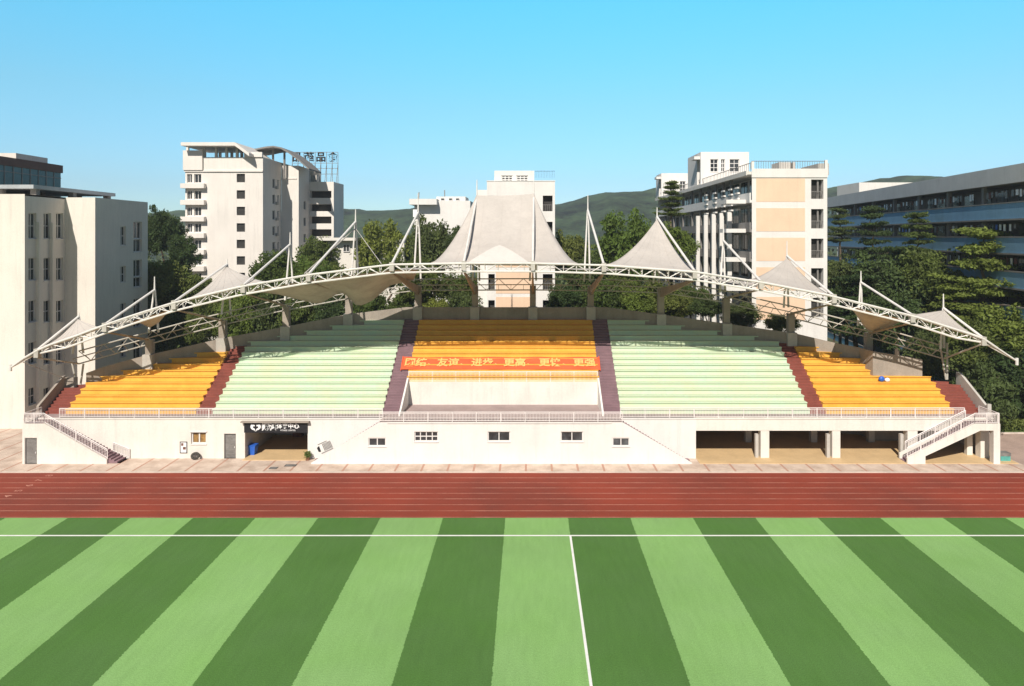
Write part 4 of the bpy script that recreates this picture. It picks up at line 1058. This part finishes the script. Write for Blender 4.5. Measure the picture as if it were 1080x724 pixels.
# ------------------------------------------------------------------ trees
def crown_mesh(seed, kind, nclump, nleaf, leaf, m):
    rnd = random.Random(seed); mb = MB(); cl = []
    if kind == 'broad':
        while len(cl) < nclump:
            v = Vector((rnd.uniform(-1,1), rnd.uniform(-1,1), rnd.uniform(-1,1))); r = v.length
            if r > 1 or r < .35: continue
            w = .78 + .45*noise.noise(v.normalized()*1.9 + Vector((seed*3.1, 0, 0)))
            q = v*w; q.z = q.z*.85
            cl.append((Vector((q.x, q.y, .95+q.z*.95)), rnd.uniform(.15, .30), .8))
    elif kind == 'tier':       # flat tiers on a straight stem, narrow towards the top
        z = .2
        while z < 2.2:
            R_ = (1.0 - .34*z)*rnd.uniform(.7, 1.15); na = rnd.randint(6, 8); a0 = rnd.uniform(0, 6)
            for a in range(na):
                th = a0 + a*6.283/na + rnd.uniform(-.4, .4); Lr = R_*rnd.uniform(.5, 1.12); zo = z + rnd.gauss(0, .035); up = rnd.uniform(.02, .16)
                for s in range(4):
                    f = (s+1.1)/4.4*Lr
                    cl.append((Vector((math.cos(th)*f+rnd.gauss(0,.07), math.sin(th)*f+rnd.gauss(0,.07), zo+up*f+rnd.gauss(0,.03))), rnd.uniform(.14,.27), rnd.uniform(.22, .36)))
            z += rnd.uniform(.24, .38)
    for c, r, fl in cl:
        tl = rnd.uniform(.75, 1.2)
        for _ in range(nleaf):
            v = Vector((rnd.gauss(0,1), rnd.gauss(0,1), rnd.gauss(0,1))); v = v.normalized()*(rnd.random()**.45)*r; v.z *= fl
            nrm = (Vector((rnd.gauss(0,.7), rnd.gauss(0,.7), rnd.gauss(.55,.6))) + v.normalized()*.5).normalized()
            a = nrm.orthogonal().normalized(); a.rotate(Matrix.Rotation(rnd.uniform(0, 6.28), 3, nrm)); b = nrm.cross(a)
            l_ = leaf*rnd.uniform(.7, 1.35)*tl; q = c + v; dr = nrm*(-.25*l_)
            mb.v += [tuple(q-a*l_+dr), tuple(q+b*l_*.5), tuple(q+a*l_+dr), tuple(q-b*l_*.5)]
            n = len(mb.v)-4; mb.f.append((n, n+1, n+2, n+3)); mb.mi.append(0)
    me = bpy.data.meshes.new('crown'); me.from_pydata(mb.v, [], mb.f); me.materials.append(M[m]); me.update(); return me
def trunk_mesh(seed, kind, base):
    """stem from the soil (base, in crown radii) up into the crown"""
    rnd = random.Random(seed); mb = MB(); top_ = 1.15 if kind == "broad" else 1.85
    n = 12; pr = Vector((0, 0, base)); rr = .085; q = pr
    zs_ = [lerp(-1.2, top_, (i+1)/n) for i in range(n)]
    for i, z in enumerate(zs_):
        q = Vector((rnd.gauss(0,.014)*(i+1)*.5, rnd.gauss(0,.014)*(i+1)*.5, z)); r2 = lerp(.065, .012, (i+1)/n)
        mb.tube(pr, q, rr, r2, 8, False); pr, rr = q, r2
        if z > .2:
            for _ in range(3):
                a = rnd.uniform(0, 6.28); w = .62 if kind == 'broad' else .75*(1-.36*z)
                e = Vector((math.cos(a)*w, math.sin(a)*w, .3 if kind == 'broad' else .08)); mb.tube(q, q+e*rnd.uniform(.6,1), max(r2*.6, .012), .005, 5, False)
    me = bpy.data.meshes.new('trunk'); me.from_pydata(mb.v, [], mb.f); me.materials.append(M['bark']); me.update(); return me
PROTO = {}
for nm, kind, seeds, nc, nl, lf in (('broad', 'broad', (1, 2, 3, 4), 120, 80, .052), ('tier', 'tier', (11, 12, 13), 0, 46, .045)):
    for s in seeds: PROTO.setdefault(nm, []).append({mm: crown_mesh(s, kind, nc, nl, lf, mm) for mm in ('leaf', 'leafy', 'leafd')} )
rt = random.Random(21); tcount = [0]
def tree(kind, m, px, pytop, d, wpx, label, group, zs=1.0):
    """crown centre px, crown top py, distance, crown width in photo pixels"""
    wpx *= 1.35 if kind == 'tier' else 1.15; zs /= 1.2 if kind == 'tier' else 1
    r = wpx*d/F/2; hgt = (1.85 if kind == 'broad' else 2.35)*r*zs; zt = az(pytop, d); z0 = zt - hgt
    tr = thing('broadleaf_tree' if kind == 'broad' else 'tiered_tree', label, 'tree', (ax(px, d), d, 0), group)
    pr = PROTO[kind][tcount[0] % len(PROTO[kind])]; tcount[0] += 1
    a = rt.uniform(0, 6.28)
    for part in ('crown', 'trunk'):
        o = bpy.data.objects.new(part, pr[m] if part == 'crown' else trunk_mesh(tcount[0], kind, min(-1.25, -(z0+.1)/(r*zs)))); COL.objects.link(o); o.parent = tr
        o.location = (0, 0, z0); o.rotation_euler = (0, 0, a); o.scale = (r, r, r*zs)
        
    return tr
TG = {'L': 'trees behind the left side of the stand', 'C': 'trees behind the middle of the stand', 'R': 'trees beyond the right end of the stand'}
TREES = [
 ('broad','leafd',166,306,98,54,'dark bush under the first small drooping membrane on the left','L',1.6),
 ('broad','leafd',188,290,104,48,'dark tree behind the canopy column left of the second tent','L',1.6),
 ('broad','leaf',206,316,100,44,'low bush behind the parapet left of the second left column','L',1.4),
 # left, beside the beige hall
 ('broad','leafd',172,214,112,38,'tall dark tree in the gap between beige hall and white tower','L',1.5),
 ('broad','leafd',152,222,116,34,'dark tree half hidden behind the right edge of the beige hall','L',1.5),
 ('broad','leafd',192,244,106,30,'narrow dark tree against the left edge of the white tower','L',1.5),
 ('broad','leaf',172,264,98,52,'full green tree below the dark one beside the beige hall','L',1.1),
 ('broad','leaf',205,284,100,44,'low green tree behind the second left tent','L',.9),
 # behind the left masts
 ('broad','leafy',268,290,99,60,'low yellowish tree right of the second left tent','L',.9),
 ('broad','leaf',292,259,101,62,'green tree in front of the white tower base','L',1.1),
 ('broad','leafy',326,264,99,56,'yellow green tree between the third and fourth left masts','L',1.1),
 ('broad','leaf',352,272,101,56,'mid green tree just behind the drooping membrane','L',1.0),
 ('broad','leafy',404,228,122,56,'tall olive tree in front of the distant hills left of centre','C',1.35),
 ('broad','leaf',378,284,100,50,'low bushy tree before the pale low house','C',.9),
 ('broad','leaf',412,264,99,46,'rounded green tree under the fifth left mast stay','C',.95),
 ('broad','leafd',458,223,112,52,'dark green tree in front of the white hillside house','C',1.5),
 ('broad','leafd',487,236,108,34,'small dark tree at the left flank of the middle tent','C',1.3),
 ('broad','leaf',444,268,95,50,'dense green tree behind the tall left centre mast','C',1.1),
 ('broad','leaf',484,280,100,48,'green tree under the left half of the middle tent','C',1.0),
 ('broad','leaf',222,300,96,44,'leafy bush under the second left tent','L',1.45),
 ('broad','leafy',250,306,95,42,'yellowish bush behind the parapet left of the third left column','L',1.45),
 ('broad','leafd',285,300,96,46,'dark bush behind the third left column','L',1.45),
 ('broad','leaf',318,299,95,44,'green bush behind the parapet between third and fourth left columns','L',1.45),
 ('broad','leafd',352,303,95,46,'dark bush under the drooping membrane','L',1.45),
 ('broad','leaf',392,298,95,46,'bush right of the drooping membrane lobe','L',1.45),
 ('broad','leaf',425,300,96,44,'bush just left of the tall left centre column','C',1.45),
 ('broad','leafy',456,302,95,40,'light bush just right of the tall left centre column','C',1.45),
 ('broad','leafd',487,298,96,42,'dark bush left of the middle block base','C',1.45),
 ('broad','leaf',336,246,120,44,'green tree rising against the grey tower balconies','L',1.2),
 ('broad','leafd',430,243,124,40,'dark tree below the hills left of the white box mast','C',1.2),
 # right of the middle block
 ('broad','leaf',601,236,126,44,'green tree next to the white block behind the middle tent','C',1.4),
 ('broad','leafd',621,262,104,46,'dark tree behind the tall right centre mast','C',1.2),
 ('broad','leafy',664,217,108,66,'tall bright yellow green tree left of the teaching block','C',1.45),
 ('broad','leafy',640,246,116,40,'light green tree between the right centre mast and the bright tree','C',1.3),
 ('broad','leafy',704,228,100,50,'yellow green tree before the far end of the teaching block','C',1.2),
 ('tier','leaf',708,190,104,30,'slim tiered tree rising before the far roof house','C',1.0),
 ('broad','leaf',655,288,100,56,'low green tree under the third right tent','C',.9),
 ('broad','leaf',692,292,98,58,'bushy tree right of the third right tent column','C',.85),
 ('broad','leaf',728,294,97,48,'bush like tree before the white gallery columns','C',.85),
 ('broad','leafd',596,296,96,38,'small dark tree beside the base of the middle block','C',.9),
 ('broad','leaf',632,292,96,50,'bush behind the parapet right of the middle tent','C',1.0),
 ('broad','leafy',672,300,95,44,'yellowish bush left of the third right tent column','C',1.0),
 ('broad','leaf',712,303,94,42,'bush right of the third right tent column','C',.9),
 ('broad','leafd',745,310,85.5,34,'dark small bush at the foot of the white gallery columns','C',.8),
 ('broad','leafd',782,318,84,40,'dark bush at the foot of the peach wall left corner','C',.7),
 ('broad','leaf',822,330,83,36,'small bush at the foot of the peach wall','C',.6),
 # right group
 ('tier','leafd',886,214,112,30,'thin tiered tree tight against the teaching block right edge','R',1.1),
 ('tier','leafd',920,216,104,40,'dark tiered tree before the start of the blue parapets','R',1.15),
 ('tier','leaf',967,221,98,36,'tall tiered tree standing alone before the middle blue parapets','R',1.15),
 ('tier','leafy',1036,226,84,84,'bright tiered tree standing tallest before the blue parapets at right','R',1.0),
 ('broad','leafd',892,262,98,60,'dark rounded tree right of the teaching block base','R',1.1),
 ('broad','leafd',934,262,92,72,'dark dense tree behind the seventh right mast','R',1.1),
 ('tier','leafd',902,280,90,70,'low tiered tree behind the right arm of the truss','R',.8),
 ('broad','leaf',972,258,90,66,'broad green tree behind the small right end tent','R',1.1),
 ('broad','leafd',938,300,84,74,'dark bushy tree right behind the right tiers','R',1.0),
 ('tier','leafy',1012,292,84,64,'yellow green layered tree above the small right end tent','R',.75),
 ('broad','leafy',1060,316,80,78,'yellow olive tree at the right edge of the picture','R',.9),
 ('broad','leaf',1022,330,79,66,'green tree behind the truss tip at right','R',1.0),
 ('broad','leaf',1002,274,92,46,'green tree left of the tallest bright tiered tree','R',1.2),
 ('broad','leafy',1074,296,88,56,'light green tree below the blue parapets at the right edge','R',1.0),
 ('tier','leafd',946,256,94,50,'dark tiered tree behind the stay of the seventh right mast','R',1.0),
 ('broad','leafd',880,300,92,40,'dark bush beside the lower right corner of the teaching block','R',1.3),
 ('broad','leaf',1050,344,80,56,'mid green tree just beyond the canopy tip','R',1.1),
 ('broad','leafd',986,340,80,60,'dark tree in the gap at the end of the back parapet','R',1.1),
 ('broad','leafd',1072,362,77,74,'large dark tree overhanging the path at right','R',1.2),
 ('broad','leafd',1034,372,76,68,'dark tree directly behind the right end wall','R',1.2),
]
for k, m, px, py, d, w, lb, g, zs in TREES: tree(k, m, px, py, d, w, lb, TG[g], zs)
# far woodland that reads as one mass between the stand and the hills
me_w = MB(); rw = random.Random(3)
for _ in range(2600):
    y = rw.uniform(170, 480); x = rw.uniform(-.75, .75)*y; h = rw.uniform(4, 9) + max(0, (y-330)*.05)
    for q in range(9):
        c = Vector((x+rw.gauss(0,1.6), y+rw.gauss(0,1.6), h*rw.uniform(.35, 1))); nrm = Vector((rw.gauss(0,1), rw.gauss(-.5,1), rw.gauss(.7,.7))).normalized(); a = nrm.orthogonal().normalized()*rw.uniform(.9,1.6); b = nrm.cross(a)
        me_w.quad(c-a, c+b, c+a, c-b)
tag(me_w.build('woodland', M['leafd']), 'distant dark woodland between the campus and the hills', 'woodland', kind='stuff')
# right foot: path, hedge, grass
struct(sheet(47.6, 120, YK, 74.0, .034), 'path', M['path'])
struct(MB().box(49, 120, 74.0, 74.25, 0, .16), 'path_kerb', M['kerb'])
hb = MB(); rh = random.Random(8)
for _ in range(9000):
    c = Vector((rh.uniform(48.5, 66), rh.uniform(74.5, 76.5), rh.random()**.6*1.25+.1)); nrm = Vector((rh.gauss(0,1), rh.gauss(-.4,1), rh.gauss(.6,.7))).normalized(); a = nrm.orthogonal().normalized()*rh.uniform(.08,.16); b = nrm.cross(a)
    hb.quad(c-a, c+b*.6, c+a, c-b*.6)
tag(hb.build('hedge', M['leaf']), 'low clipped green hedge along the path at right', 'hedge')
struct(sheet(49, 120, 74.25, 120, .05), 'lawn', M['grass'])
struct(sheet(-30, 48, 82, 130, .06), 'court', M['court'])

# ------------------------------------------------------------------ thin air that pales the hills
hz = MB().box(-1600, 1600, -20, 1250, -1.2, 130).build('haze', [])
hz['kind'] = 'stuff'
hm = bpy.data.materials.new('thin_haze'); hm.use_nodes = True; ht = hm.node_tree; ht.nodes.remove(ht.nodes['Principled BSDF'])
pv = ht.nodes.new('ShaderNodeVolumePrincipled'); pv.inputs['Color'].default_value = (.80, .88, .95, 1); pv.inputs['Density'].default_value = .0003; pv.inputs['Anisotropy'].default_value = .1
ht.links.new(pv.outputs[0], ht.nodes['Material Output'].inputs['Volume']); hz.data.materials.append(hm)
